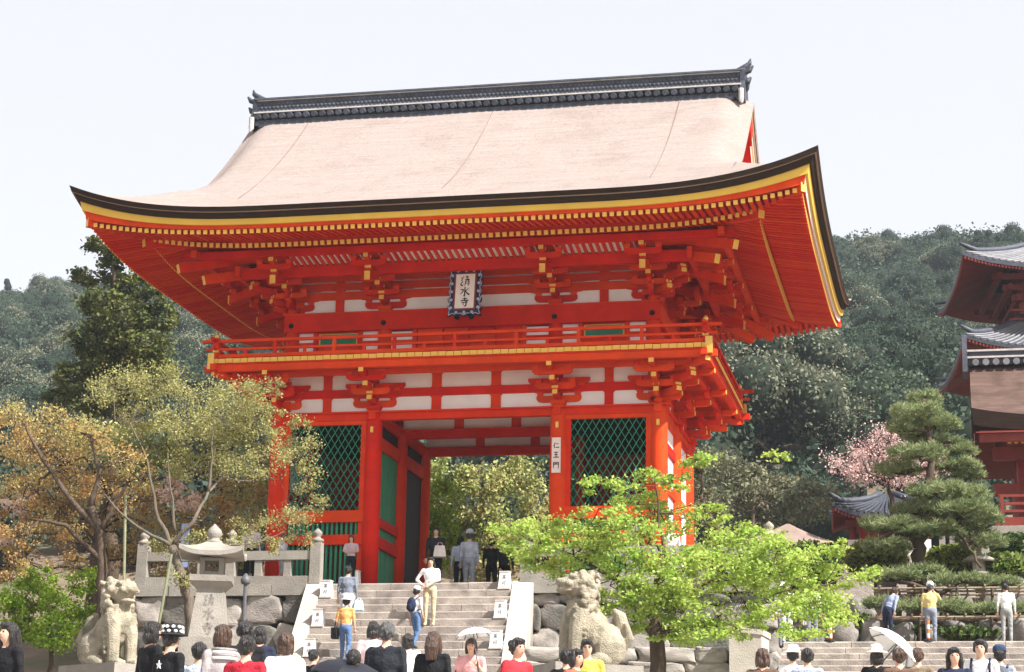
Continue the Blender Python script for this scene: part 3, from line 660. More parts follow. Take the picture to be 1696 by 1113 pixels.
def rock_mesh(seed, m, sq=.62, n=14, k=9):                     # rounded, uneven boulder filling a unit box
    r = random.Random(seed); V = []; ph_ = [r.uniform(0, 6.28) for _ in range(6)]
    for i in range(k + 1):
        ph = PI * i / k
        for j in range(n):
            t = 2 * PI * j / n
            d = [math.sin(ph) * math.cos(t), math.sin(ph) * math.sin(t), math.cos(ph)]
            p = [math.copysign(abs(a) ** sq, a) for a in d]
            q = 1 + .13 * math.sin(3 * d[0] + ph_[0]) * math.cos(2.5 * d[2] + ph_[1]) + .10 * math.sin(5 * d[2] + ph_[2] + 4 * d[0]) + .06 * math.sin(9 * d[0] + ph_[3]) * math.sin(8 * d[2] + ph_[4]) + r.uniform(-.04, .04)
            V.append((p[0] * .5 * q, p[1] * .5 * q, p[2] * .5 * q))
    F = [(i * n + j, (i + 1) * n + j, (i + 1) * n + (j + 1) % n, i * n + (j + 1) % n) for i in range(k) for j in range(n)]
    return MB().add(V, F).mesh('stone', m, True)
ROCKS = [rock_mesh(i, STONE, .42 + .05 * (i % 4), 18, 12) for i in range(8)] + [rock_mesh(10 + i, STONED, .45, 18, 12) for i in range(4)]
BLOCKS = [rock_mesh(30 + i, STONE, .30) for i in range(5)]
def stone_wall(parent, p0, p1, z0, z1, rh, rw, seed, meshes, depth=.5, nm='stone'):
    r = random.Random(seed); P0 = Vector((p0[0], p0[1], 0)); P1 = Vector((p1[0], p1[1], 0)); L = (P1 - P0).length; d = (P1 - P0).normalized(); ang = math.atan2(d.y, d.x)
    z = z0
    while z < z1 - .1:
        h = min(rh * r.uniform(.8, 1.25), z1 - z); h = z1 - z if z1 - z - h < rh * .45 else h
        u = -rw * r.random() * .5
        while u < L - .05:
            w = rw * r.uniform(.65, 1.5); a = max(u, 0); b = min(u + w, L)
            if b - a > .12:
                c = P0 + d * ((a + b) / 2)
                M = T(c.x, c.y, z + h / 2) @ RZ(ang) @ Matrix.Rotation(r.uniform(-.04, .04), 4, 'Y') @ Matrix.Diagonal(((b - a) * 1.04, depth * r.uniform(.85, 1.15), h * 1.07, 1))
                put(nm, r.choice(meshes), parent, M)
            u += w
        z += h
PLX0, PLX1, PLY = -8.75, 8.75, -1.66
plat = thing('stone_platform', 'boulder-faced stone platform the vermilion gate stands on', 'platform', (0, PLY, -4))
part('core', MB().box(PLX0 + .2, PLX1 - .2, PLY + .25, 8.5, -4.2, -.30), mat('wall_joint_shade', (.05, .045, .04), .95), plat)
part('pavement', MB().box(PLX0 + .1, PLX1 - .1, PLY + .3, 8.6, -.301, -.012), STONEP, plat)
STR_L, STR_R = -3.39, 1.77; RISE, TREAD, SKEW, NST = .215, .24, .03, 19
def coping(x0, x1, seed):
    r = random.Random(seed); x = x0
    while x < x1 - .05:
        w = min(r.uniform(1.0, 1.7), x1 - x); w = x1 - x if x1 - x - w < .4 else w
        j = r.uniform(-.015, .015)
        part('coping_stone', MB().box(x + .008, x + w - .008, PLY - .1 + j, PLY + .5, -.30 + j * .5, -.002 + j * .4), STONEP, plat); x += w
coping(PLX0, STR_L - .42, 1); coping(STR_R + .5, PLX1, 2)
stone_wall(plat, (PLX0 + .1, PLY + .22), (STR_L - .40, PLY + .22), -4.1, -.30, .62, .85, 3, ROCKS)
stone_wall(plat, (STR_R + .45, PLY + .22), (PLX1 - .1, PLY + .22), -4.1, -.30, .62, .9, 4, ROCKS)
stone_wall(plat, (PLX1 - .2, PLY + .3), (PLX1 - .2, 8), -4.1, -.30, .62, .9, 5, ROCKS[:6])
stone_wall(plat, (PLX0 + .2, PLY + .3), (PLX0 + .2, 8), -4.1, -.30, .62, .9, 6, ROCKS[:6])

stair = thing('stone_staircase', 'broad worn granite staircase climbing to the gate', 'staircase', (-.8, -4, -4))
STEPM = mat('worn_step_granite', (.33, .285, .25), .88, .25, 3, .4, 26, .2, island=.12, stain=((.13, .11, .10), 2.2, .55))
for k in range(NST):
    r = random.Random(50 + k); y = PLY - .06 - TREAD * k; z = -RISE * k; x = STR_L + SKEW * k; xe = STR_R + SKEW * k
    while x < xe - .02:
        w = min(r.uniform(1.2, 2.6), xe - x); w = xe - x if xe - x - w < .6 else w; j = r.uniform(-.006, .006)
        a, b = x + .006, x + w - .006; yb = y + .5; c = .028
        put('step_stone', MB().prism([(y + j, z - RISE - .03), (yb, z - RISE - .03), (yb, z + j), (y + c + j, z + j), (y + j, z - c + j)], a, b, 'x').mesh('step_stone', STEPM), stair)
        x += w
def cheek(xa, xb, m, lab):
    mb = MB(); n = 5; ya = PLY - .02; za = .03
    for i in range(n):
        t0, t1 = i * NST / n + (.02 if i else 0), (i + 1) * NST / n - .02
        def P(t): return (ya - TREAD * t, za - RISE * t, SKEW * t)
        (y0, z0, s0), (y1, z1, s1) = P(t0), P(t1)
        V = [(xa + s0, y0, z0), (xb + s0, y0, z0), (xb + s1, y1, z1), (xa + s1, y1, z1), (xa + s0, y0, z0 - .9), (xb + s0, y0, z0 - .9), (xb + s1, y1, z1 - .9), (xa + s1, y1, z1 - .9)]
        part('cheek_stone', MB().add(V, [(3, 2, 1, 0), (4, 5, 6, 7), (0, 1, 5, 4), (1, 2, 6, 5), (2, 3, 7, 6), (3, 0, 4, 7)]), m, stair)
    V = [(xa + .03, ya + .2, -4.2), (xb - .03, ya + .2, -4.2), (xb - .03, ya + .2, -.6), (xa + .03, ya + .2, -.6), (xa + .03 + SKEW * NST, ya - TREAD * NST, -4.6), (xb - .03 + SKEW * NST, ya - TREAD * NST, -4.6), (xb - .03 + SKEW * NST, ya - TREAD * NST, -4.55), (xa + .03 + SKEW * NST, ya - TREAD * NST, -4.55)]
    part('cheek_footing', MB().add(V, [(0, 3, 2, 1), (4, 5, 6, 7), (0, 1, 5, 4), (1, 2, 6, 5), (2, 3, 7, 6), (3, 0, 4, 7)]), STONE, stair)
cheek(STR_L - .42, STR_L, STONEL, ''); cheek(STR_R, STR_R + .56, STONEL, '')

def balustrade(xs, label):
    b = thing('stone_balustrade', label, 'balustrade', ((xs[0] + xs[-1]) / 2, PLY + .05, 0)); y = PLY + .08
    for x in xs:
        p = part('post', MB().taper(x, y, 0, 1.12, .15, .15, .14, .14), STONEP, b)
        part('post_cap', MB().lathe([(.13, 1.12), (.17, 1.14), (.17, 1.2), (.09, 1.24), (.08, 1.28), (.13, 1.34), (.12, 1.40), (.05, 1.47), (.01, 1.5)], 14, (x, y, 0)), STONEP, p, True)
    for a, c in zip(xs, xs[1:]):
        part('hand_rail', MB().box(a + .14, c - .14, y - .1, y + .1, .66, .90), STONEP, b)
        part('curb', MB().box(a + .14, c - .14, y - .13, y + .13, 0, .22), STONEP, b)
        for q in (.33, .67): part('strut', MB().box(a + (c - a) * q - .1, a + (c - a) * q + .1, y - .07, y + .07, .21, .67), STONEP, b)
balustrade([-8.5, -6.0, -3.6], 'granite balustrade with capped posts beside the latticed bay, under the spring tree')
balustrade([2.12, 4.9, 8.4], 'granite balustrade behind the bright green maple')

# ---- paper floor lanterns on the stairs
LPAP = mat('lantern_paper', (.82, .81, .80), .6, .05, 4); LFR = mat('lantern_wood', (.55, .50, .45), .7, .15, 8)
def floor_lantern(c, label, group='paper lanterns along the stairs'):
    l = thing('floor_lantern', label, 'lantern', c, group=group); x, y, z = c
    part('paper_box', MB().taper(x, y, z + .03, z + .45, .15, .13, .12, .11), LPAP, l)
    part('foot', MB().box(x - .165, x + .165, y - .145, y + .145, z, z + .04), LFR, l)
    part('lid', MB().box(x - .135, x + .135, y - .125, y + .125, z + .44, z + .47), LFR, l)
    g = MB(); Mg = T(x - .05, y - .128, z + .25) @ Matrix.Rotation(PI / 2 - .05, 4, 'X')
    glyph(g, [([(.1, .9), (.9, .92)], [3, 3]), ([(.5, 1), (.5, .1)], [3, 3]), ([(.15, .5), (.85, .52)], [3, 3]), ([(.2, .5), (.15, .1)], [2, 2]), ([(.85, .5), (.85, .1)], [2, 2])], Mg @ Matrix.Scale(.11, 4), .03)
    glyph(g, [([(.3, .95), (.25, .5), (.05, .1)], [3, 3, 1]), ([(.1, .7), (.2, .6)], [2, 2]), ([(.5, .85), (.95, .86)], [3, 3]), ([(.72, .85), (.72, .1), (.6, .14)], [3, 3, 1])], Mg @ T(0, -.15, .008) @ Matrix.Scale(.11, 4), .03)
    part('writing', g, mat('faded_ink', (.16, .15, .16), .7), l)
for i, (k, px) in enumerate(((2, 541), (6, 515), (10, 492))):
    y = PLY - .06 - TREAD * k + .13; z = -RISE * k; c = atY(px, 985, y)
    floor_lantern((STR_L + SKEW * k + .2, y, z), ('white paper floor lantern at the head of the stairs beside the latticed bay', 'white paper floor lantern midway down the stairs, balustrade side', 'white paper floor lantern low on the stairs by the crowd, balustrade side')[i])
for i, k in enumerate((1, 5, 9)):
    y = PLY - .06 - TREAD * k + .13; z = -RISE * k
    floor_lantern((STR_R + SKEW * k - .2, y, z), ('white paper floor lantern at the head of the stairs under the green maple', 'white paper floor lantern midway down the stairs, statue side', 'white paper floor lantern low on the stairs beside the red-topped woman')[i])
floor_lantern((-2.78, -.75, 0), 'white paper floor lantern at the foot of the gate pillar')

# ---- remesh helper: fuses overlapping pieces into one continuous surface
def fuse(mb, voxel, smooth=4, dec=None):
    me = mb.mesh('tmp', STONEP); o = bpy.data.objects.new('tmp', me); COL.objects.link(o)
    m = o.modifiers.new('r', 'REMESH'); m.mode = 'VOXEL'; m.voxel_size = voxel
    if smooth: s = o.modifiers.new('s', 'SMOOTH'); s.factor = .5; s.iterations = smooth
    if dec: d = o.modifiers.new('d', 'DECIMATE'); d.ratio = dec
    dg = bpy.context.evaluated_depsgraph_get(); e = o.evaluated_get(dg); out = bpy.data.meshes.new_from_object(e)
    bpy.data.objects.remove(o); bpy.data.meshes.remove(me)
    out.polygons.foreach_set('use_smooth', [True] * len(out.polygons)); return out

# ---- guardian lion-dogs (one facing +X locally, sitting, head up)
STAT = mat('statue_granite', (.34, .30, .225), .9, .25, 5, .8, 40, .2, stain=((.17, .16, .11), 3.2, .75))
def lion_dog(open_mouth, seed):
    r = random.Random(seed); m = MB()
    m.blob((-.34, 0, .40), (.36, .33, .42)); m.blob((-.1, 0, .62), (.34, .30, .42)); m.blob((.14, 0, .86), (.29, .29, .34)); m.blob((.02, 0, .74), (.33, .29, .42))
    m.tube([(-.40, 0, .38), (-.1, 0, .66), (.12, 0, .92), (.17, 0, 1.2)], [.30, .30, .28, .22], 12)
    for s in (-1, 1):                                          # haunches, hind paws, straight forelegs
        m.blob((-.34, s * .25, .34), (.31, .17, .33)); m.blob((-.12, s * .30, .12), (.24, .12, .12)); m.blob((.04, s * .31, .08), (.14, .12, .09))
        m.tube([(.20, s * .19, .98), (.30, s * .21, .62), (.33, s * .21, .30), (.33, s * .21, .10)], [.17, .14, .115, .12], 10)
        m.blob((.42, s * .21, .075), (.19, .13, .085))
        for q in (-.07, 0, .07): m.blob((.56, s * .21 + q, .06), (.06, .042, .06), 8, 5)
        for z in np.linspace(.25, .85, 7): m.blob((.20 + .02 * math.sin(z * 9), s * .33, z), (.045, .03, .045), 7, 5)
    # head
    m.blob((.22, 0, 1.42), (.25, .25, .24)); m.blob((.37, 0, 1.46), (.19, .20, .12)); m.blob((.50, 0, 1.47), (.10, .15, .085)); m.blob((.55, 0, 1.50), (.06, .08, .05))
    if open_mouth: m.blob((.40, 0, 1.24), (.17, .15, .055)); m.blob((.26, 0, 1.28), (.14, .17, .1))
    else: m.blob((.42, 0, 1.34), (.18, .17, .08))
    for s in (-1, 1):
        m.blob((.34, s * .15, 1.57), (.085, .07, .055)); m.blob((.44, s * .17, 1.44), (.07, .06, .06)); m.blob((.05, s * .24, 1.52), (.11, .05, .08))
        m.blob((.42, s * .10, 1.53), (.045, .045, .04), 8, 6)
    for i in range(120):                                       # curls of the mane, each a bead with a raised ring
        b_ = r.uniform(-2.1, 2.1); h = r.uniform(0, 1); k_ = 1 - .35 * max(0, h - .7) / .3
        c = (.10 - .27 * math.cos(b_) * k_, .275 * math.sin(b_) * k_, .98 + .68 * h)
        q = r.uniform(.05, .08); m.blob(c, (q, q, q), 7, 5)
    for i in range(9): m.blob((.30 + .02 * math.sin(i), -.26 + i * .065, 1.02 - .05 * math.cos(i * .9)), (.05, .04, .07), 7, 5)
    for s in (-1, 1):                                          # brow ridges, teeth, ears, toe claws
        m.tube([(.36, s * .05, 1.60), (.38, s * .13, 1.61), (.33, s * .2, 1.58)], [.03, .035, .02], 7); m.tube([(.0, s * .22, 1.56), (-.06, s * .30, 1.60), (-.12, s * .30, 1.52)], [.06, .05, .02], 7)
        for q in (.06, .11): m.blob((.50, s * q, 1.40), (.02, .02, .035), 6, 4)
        for z in (.55, .7, .85): m.blob((.36, s * .27, z), (.05, .03, .05), 6, 5)
    m.tube([(-.60, 0, .25), (-.72, 0, .6), (-.62, 0, .95), (-.50, 0, 1.05)], [.12, .16, .12, .04], 9)
    for s in (-1, 1): m.tube([(-.6, s * .05, .3), (-.74, s * .16, .55), (-.66, s * .18, .8)], [.08, .1, .03], 8)
    me = fuse(m, .017, 1); me.materials.clear(); me.materials.append(STAT); return me
def guardian(me, px, py0, py1, Y, rz, label, mir):
    c = atY(px, py1, Y); h = (atY(px, py0, Y)[2] - c[2]); s = h / 1.66
    g = thing('lion_dog_statue', label, 'statue', (c[0], c[1], gz(c[0], Y)))
    put('body', me, g, T(c[0], Y, c[2]) @ RZ(rz) @ Matrix.Diagonal((s, s * mir, s, 1)))
    z = c[2]; zb = gz(c[0], Y) - .1; w = .62 * s / 1.1; l = .92 * s / 1.1
    for nm, a, b, z0, z1 in (('plinth', l, w, z - .22, z + .03), ('pedestal', l * .86, w * .82, z - 1.0, z - .22), ('pedestal_base', l * 1.05, w * 1.1, zb, z - 1.0)):
        q = MB().box(-a, a, -b, b, z0, z1); q.v = [tuple(T(c[0], Y, 0) @ RZ(rz) @ Vector(v)) for v in q.v]; part(nm, q, STONEP, g)
KOM = lion_dog(True, 1); KOC = lion_dog(False, 5)
guardian(KOM, 182, 962, 1106, -13, rad(-28), 'open-mouthed granite lion-dog statue beneath the brown-leaved trees', 1)
guardian(KOC, 972, 950, 1106, -13, rad(180 + 34), 'granite lion-dog statue in front of the green maple', 1)

# ---- stone lantern
def kasa(mb, c, half, z0, z1, up=.12, n=8, top=.16):           # square lantern roof, corners turned up
    V = []; rows = 6
    for i in range(rows + 1):
        t = i / rows; h = half + (top - half) * t
        z = z0 + (z1 - z0) * (t ** 1.5)
        for k in range(4):
            for j in range(n):
                u = 2 * j / n - 1; a, b = [(u, -1), (1, u), (-u, 1), (-1, -u)][k]
                V.append((c[0] + a * h, c[1] + b * h, c[2] + z + up * abs(u) ** 3 * (1 - t) ** 1.5))
    m_ = 4 * n; F = [(i * m_ + j, i * m_ + (j + 1) % m_, (i + 1) * m_ + (j + 1) % m_, (i + 1) * m_ + j) for i in range(rows) for j in range(m_)]
    F += [tuple(rows * m_ + j for j in range(m_))]
    b0 = len(V)
    for j in range(m_): x, y, z = V[j]; V.append((x, y, z - .10))
    F += [(b0 + j, b0 + (j + 1) % m_, (j + 1) % m_, j) for j in range(m_)] + [tuple(b0 + j for j in range(m_ - 1, -1, -1))]
    mb.add(V, F); return mb
lx, ly = atY(349, 1000, -9.5)[0], -9.5; lz = gz(lx, ly)
def LZ(py): return atY(349, py, ly)[2]
sl = thing('stone_lantern', 'tall square stone lantern with carved writing beside the stairs', 'stone lantern', (lx, ly, lz), rz=0)
Ml = T(lx, ly, 0) @ RZ(rad(16))
def lpart(nm, mb, m=STONEP, smooth=False, parent=sl):
    mb.v = [tuple(Ml @ Vector(v)) for v in mb.v]; return part(nm, mb, m, parent, smooth)
lpart('base', MB().box(-.95, .95, -.95, .95, lz - .2, LZ(1087))); lpart('base', MB().box(-.62, .62, -.62, .62, LZ(1087), LZ(1060)))
sh = lpart('shaft', MB().taper(0, 0, LZ(1060), LZ(978), .43, .43, .30, .30))
lpart('middle_stand', MB().taper(0, 0, LZ(978), LZ(966), .30, .30, .46, .46).box(-.47, .47, -.47, .47, LZ(966), LZ(956)))
fb_ = MB()
for sx in (-1, 1):
    for sy in (-1, 1): fb_.box(*sorted((sx * .16, sx * .27)), *sorted((sy * .16, sy * .27)), LZ(956), LZ(927))
fb_.box(-.265, .265, -.265, .265, LZ(956) + .001, LZ(949)); fb_.box(-.265, .265, -.265, .265, LZ(931), LZ(926)); lpart('fire_box', fb_)
lpart('lantern_roof', kasa(MB(), (0, 0, 0), .72, LZ(926) + .1, LZ(899), .14))
lpart('finial', MB().lathe([(.17, 0), (.2, .05), (.12, .09), (.13, .14), (.19, .22), (.15, .32), (.05, .42), (.01, .46)], 14, (0, 0, LZ(901))), STONEP, True)
g = MB()
for k, (gl, py) in enumerate(((SEI, 1006), (SUI, 1030), (JI, 1053))):
    t = (1060 - py) / 82; hw = .43 - .13 * t
    glyph(g, gl, Ml @ T(-.15, -hw - .006, LZ(py)) @ Matrix.Rotation(PI / 2 - .12, 4, 'X') @ Matrix.Scale(.27, 4), .022)
part('carved_writing', g, mat('carving_shade', (.19, .17, .15), .9, .3, 20), sl)

# slim iron post beside the lantern
p0 = atY(402, 1060, -7.5); pt = MB().tube([(p0[0], -7.5, gz(p0[0], -7.5) - .1), (p0[0], -7.5, atY(402, 962, -7.5)[2])], .045, 8)
IRON = mat('grey_iron', (.10, .10, .11), .5, .2, 8)
po = tag(part('iron_post', pt, IRON), 'slim grey iron post with a dark knob next to the stone lantern', 'post')
part('knob', MB().lathe([(.09, -.14), (.12, -.1), (.12, -.02), (.07, .06), (.02, .12)], 10, (p0[0], -7.5, atY(402, 958, -7.5)[2])), IRON, po, True)

# ---- right-hand terrace, its stairs and garden walls
TZ = atY(1500, 1062, -4.2)[2]
ter = thing('garden_terrace', 'low stone terrace with a rock garden beside the pine', 'terrace', (13, -3, TZ))
part('terrace_top', MB().box(8.9, 24, -4.0, 14, TZ - 2.5, TZ - .02), EARTH, ter)
st2 = thing('side_staircase', 'low granite stairs leading up to the rock garden', 'staircase', (13, -5, TZ - 2))
for k in range(9):
    y = -4.2 - .34 * k; z = TZ - .17 * k; r = random.Random(90 + k); x = 8.95
    while x < 19:
        w = r.uniform(1.4, 2.4); c = .03
        put('step_stone', MB().prism([(y, z - .2), (y + .6, z - .2), (y + .6, z), (y + c, z), (y, z - c)], x + .006, x + w - .006, 'x').mesh('step_stone', STEPM), st2); x += w
c0 = atY(1208, 1113, -6.4)[0]; c1 = atY(1262, 1113, -6.4)[0]
pz = atY(1240, 1036, -6.4)[2]
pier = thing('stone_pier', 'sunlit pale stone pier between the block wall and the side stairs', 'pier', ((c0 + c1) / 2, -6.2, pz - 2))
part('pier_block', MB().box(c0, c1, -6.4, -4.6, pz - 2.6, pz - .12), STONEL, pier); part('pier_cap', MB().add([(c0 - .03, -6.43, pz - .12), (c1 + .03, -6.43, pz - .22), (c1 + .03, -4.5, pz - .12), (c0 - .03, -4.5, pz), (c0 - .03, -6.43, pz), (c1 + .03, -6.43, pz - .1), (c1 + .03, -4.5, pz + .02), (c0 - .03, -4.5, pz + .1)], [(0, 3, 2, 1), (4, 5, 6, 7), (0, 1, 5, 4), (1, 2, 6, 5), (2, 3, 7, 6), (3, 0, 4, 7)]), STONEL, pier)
bw = thing('block_wall', 'wall of large squared granite blocks behind the maple trunk', 'wall', (6.6, -6, -4))
part('core', MB().box(3.2, c0 - .02, -5.7, -1.8, -4.4, pz - .6), mat('wall_joint_shade', (.05, .045, .04)), bw)
stone_wall(bw, (3.0, -5.8), (c0, -5.8), -4.3, pz - .45, .46, 1.05, 21, BLOCKS, .5, 'block')
# ================================================================ VEGETATION
def leaf_quads(C, size, rng, flat=0., asp=.62, jit=.35):       # rhombic leaves at points C; flat>0 lays them more level
    n = len(C); a = rng.normal(size=(n, 3)); b = rng.normal(size=(n, 3))
    if flat: a[:, 2] *= (1 - flat); b[:, 2] *= (1 - flat)
    a /= np.linalg.norm(a, axis=1)[:, None] + 1e-9; b -= a * np.sum(a * b, 1)[:, None]; b /= np.linalg.norm(b, axis=1)[:, None] + 1e-9
    s = size * rng.uniform(1 - jit, 1 + jit, n)[:, None]
    V = np.stack([C - a * s, C + b * s * asp, C + a * s, C - b * s * asp], 1).reshape(-1, 3)
    return V, np.arange(4 * n).reshape(-1, 4)
def scatter(c, r, n, rng, subs=None, sig=.2, flat=.6, shell=.45):  # leafy sub-clumps inside an ellipsoid
    subs = subs or max(5, int(n / 55)); d = rng.normal(size=(subs, 3)); d /= np.linalg.norm(d, axis=1)[:, None]
    q = d * (rng.uniform(shell, 1, subs) ** .6)[:, None] * np.array(r) + np.array(c)
    k = rng.integers(0, subs, n); w = rng.uniform(.5, 1.3, subs)[k][:, None]
    return q[k] + rng.normal(size=(n, 3)) * np.array([1, 1, flat]) * sig * min(r[0], r[1]) * w
def leafmat(name, c1, c2, transl=.35, island=.35, scale=1.2): return mat(name, c1, .65, .1, scale, col2=c2, island=island, transl=transl, spec=.25)
BRK = mat('bark_brown', (.085, .062, .045), .95, .4, 6, .6, 18, .1, stretch=(1, 1, .3))
BRKG = mat('bark_grey', (.13, .105, .082), .95, .35, 6, .6, 18, .1, stretch=(1, 1, .3), stain=((.10, .11, .07), 3, .5))
SCL = lambda Y: FPX / (Y - CAM[1]) * .99
def pxc(lst, Y, yr=1.5, dr=.7, seed=0):                        # clumps given in photograph pixels around depth Y -> world ellipsoids
    r = random.Random(seed); out = []
    for q in lst:
        px, py, rx, ry = q[:4]; y = Y + (q[4] if len(q) > 4 else r.uniform(-yr, yr)); s = SCL(y); c = atY(px, py, y)
        out.append((c, (rx / s, max(rx / s * dr, .3), ry / s)))
    return out
def wob(a, b, n, amp, rng):                                    # crooked path
    a = np.array(a, float); b = np.array(b, float); L = np.linalg.norm(b - a); P = [a + (b - a) * t for t in np.linspace(0, 1, n)]
    for i in range(1, n - 1): P[i] = P[i] + rng.normal(size=3) * amp * L + np.array([0, 0, .06 * L * math.sin(PI * i / (n - 1))])
    return P
def tree(name, label, paths, clumps, dens, lsize, lm, bm, seed, flat=0., sig=.2, lflat=.5, twigs=3, group=None, br=.05, cat='tree', asp=.62, leafn=None, shell=.45):
    """paths: [(points, r0, r1)] trunk and limbs; every clump gets its own branch and twigs"""
    rng = np.random.default_rng(seed); base = paths[0][0][0]
    t = thing(name, label, cat, tuple(base), group=group); mb = MB(); nodes = []
    for pts, r0, r1 in paths:
        P = [np.array(p, float) for p in pts]; Q = []
        for i in range(len(P) - 1):
            for k in range(4): Q.append(P[i] + (P[i + 1] - P[i]) * k / 4 + (rng.normal(size=3) * .02 * np.linalg.norm(P[i + 1] - P[i]) if k else 0))
        Q.append(P[-1]); R_ = [r0 + (r1 - r0) * (i / (len(Q) - 1)) ** .8 for i in range(len(Q))]
        mb.tube(Q, R_, 9); nodes += [(q, r) for q, r in zip(Q, R_)][len(Q) // 3:]
    VV = []; FF = []; off = 0; NP = np.array([q for q, _ in nodes])
    for c, r in clumps:
        i = int(np.argmin(np.linalg.norm(NP - c, axis=1) + .5 * np.maximum(0, NP[:, 2] - c[2]))); a, ra = nodes[i]
        P = wob(a, c, 6, .07, rng); r0 = min(br, ra * .7); mb.tube(P, [r0 * (1 - .75 * k / 5) for k in range(6)], 6)
        for _ in range(twigs):
            d = rng.normal(size=3); d /= np.linalg.norm(d); e = c + d * np.array(r) * .95; mb.tube(wob(P[3 + _ % 3], e, 4, .09, rng), [r0 * .38, r0 * .28, r0 * .2, r0 * .1], 5)
        n = int(leafn if leafn else dens * (r[0] * r[2] + .5 * r[0] * r[1]) * PI / (lsize * lsize) * 2.0)
        V, F = leaf_quads(scatter(c, r, n, rng, None, sig, lflat, shell), lsize, rng, flat, asp); VV.append(V); FF.append(F + off); off += len(V)
    part('trunk', mb, bm, t, True)
    put('crown', np_mesh('crown', np.concatenate(VV), np.concatenate(FF), lm), t); return t

LIME = leafmat('lime_maple_leaf', (.31, .45, .075), (.50, .58, .15), .5, .32)
RUST = leafmat('russet_young_leaf', (.48, .23, .10), (.42, .40, .15), .45, .3, .7)
OLIV = leafmat('pale_olive_leaf', (.26, .27, .08), (.46, .42, .19), .45, .35)
LIMEB = leafmat('bright_bush_leaf', (.16, .30, .02), (.34, .44, .05), .4, .35)
DKGR = leafmat('dark_evergreen_leaf', (.018, .032, .012), (.16, .17, .035), .2, .35, .5)
PINK = leafmat('pink_blossom', (.66, .40, .38), (.78, .60, .56), .35, .2)
PALEP = leafmat('pale_blossom', (.70, .50, .42), (.80, .66, .55), .35, .2)
PINEL = leafmat('pine_needle', (.14, .19, .075), (.32, .36, .17), .3, .3)
MIXG = leafmat('mixed_spring_leaf', (.22, .30, .07), (.50, .43, .19), .35, .4, .6)
GREYG = leafmat('grey_green_leaf', (.13, .145, .075), (.25, .235, .14), .3, .3, .3)

# ---- green maple in front of the gate
Ym = -9.3
cl = pxc([(850, 885, 42, 22), (905, 872, 45, 24), (958, 878, 50, 26), (905, 925, 45, 24), (935, 955, 40, 22), (1003, 850, 40, 26), (1052, 880, 52, 26), (1085, 800, 36, 34), (985, 800, 24, 26),
          (1030, 815, 24, 22), (1128, 862, 45, 28), (1100, 925, 60, 26), (1175, 905, 55, 28), (1030, 930, 46, 24), (1235, 890, 55, 22), (1290, 915, 55, 26), (1350, 925, 50, 22), (1405, 950, 44, 22),
          (1300, 965, 60, 24), (1225, 960, 60, 28), (1150, 985, 52, 26), (1085, 1000, 46, 24), (1050, 1030, 36, 20), (1110, 1050, 34, 22), (1385, 1010, 50, 20), (1330, 1040, 46, 18), (1240, 1015, 40, 18), (1180, 1040, 42, 18),
          (1160, 770, 26, 18), (1288, 757, 18, 12), (1120, 800, 24, 24), (1340, 985, 40, 18), (970, 915, 40, 22), (1180, 850, 26, 16), (1400, 905, 20, 14), (1090, 970, 60, 30, -1.2), (1060, 985, 40, 22, -1.0), (1130, 1015, 46, 24, -1.2), (1200, 945, 60, 28, -1.0), (1000, 905, 50, 28, -.9), (1265, 940, 60, 28, -.8), (940, 900, 46, 26, -.9), (1060, 850, 46, 28), (1140, 930, 50, 28, -1.2), (860, 915, 36, 20), (1100, 1045, 30, 18, -.9), (1075, 1020, 34, 22, -1.0), (1030, 1000, 40, 24, -.8), (1150, 1050, 44, 18, -1.0), (1220, 1040, 44, 18, -.8), (1290, 1005, 50, 22, -.8), (1350, 1000, 44, 20, -.6), (1010, 970, 36, 22)], Ym, 1.3, .75, 3)
cl = [(c, (r_[0] * 1.08, r_[1] * 1.05, r_[2] * 1.0)) for c, r_ in cl]
tr = [atY(1092, 1113, Ym), atY(1088, 1060, Ym), atY(1085, 1000, Ym), atY(1100, 930, Ym)]; tr[0] = np.array([tr[0][0], Ym, gz(tr[0][0], Ym) - .1])
lim = [([tr[1], atY(1020, 960, Ym), atY(950, 920, Ym - .4), atY(880, 895, Ym - .5)], .12, .03), ([tr[2], atY(1180, 960, Ym), atY(1280, 950, Ym), atY(1370, 970, Ym)], .12, .03), ([tr[3], atY(1090, 850, Ym), atY(1085, 790, Ym)], .08, .02), ([tr[1], atY(1112, 1040, Ym - .2), atY(1120, 990, Ym - .6)], .11, .05)]
tree('maple_tree', 'bright lime-green maple spreading in front of the gate', [(tr, .22, .09)] + [(a, b * .6, c * .6) for a, b, c in lim], cl, .72, .046, LIME, BRK, 11, .35, .27, .45, 9, br=.03)

# ---- trees on the left
Yl = -6.5
A = [np.array([atY(170, 1000, Yl)[0], Yl, gz(-6, Yl) - .1]), atY(170, 1000, Yl), atY(168, 930, Yl), atY(165, 880, Yl), atY(150, 840, Yl)]
rl = pxc([(35, 690, 42, 26), (95, 700, 52, 28), (60, 750, 56, 30), (150, 735, 46, 28), (40, 815, 46, 30), (120, 800, 50, 26), (205, 760, 42, 28), (30, 880, 38, 26), (95, 870, 46, 24), (190, 830, 36, 20), (250, 800, 36, 24), (20, 940, 30, 22), (110, 930, 38, 18)], Yl, 1.6, .8, 5)
tree('cherry_tree', 'russet-leaved cherry tree with a dark upright trunk behind the lion-dog statue', [(A, .16, .10), ([A[3], atY(120, 830, Yl), atY(70, 760, Yl), atY(40, 700, Yl)], .10, .03), ([A[2], atY(110, 870, Yl - .5), atY(50, 860, Yl - .6)], .08, .03), ([A[4], atY(165, 780, Yl), atY(150, 720, Yl)], .09, .03), ([A[3], atY(200, 820, Yl), atY(225, 770, Yl)], .08, .03)], rl, .34, .034, RUST, BRK, 21, 0, .32, .7, 14, br=.035)
Yn = -7.6
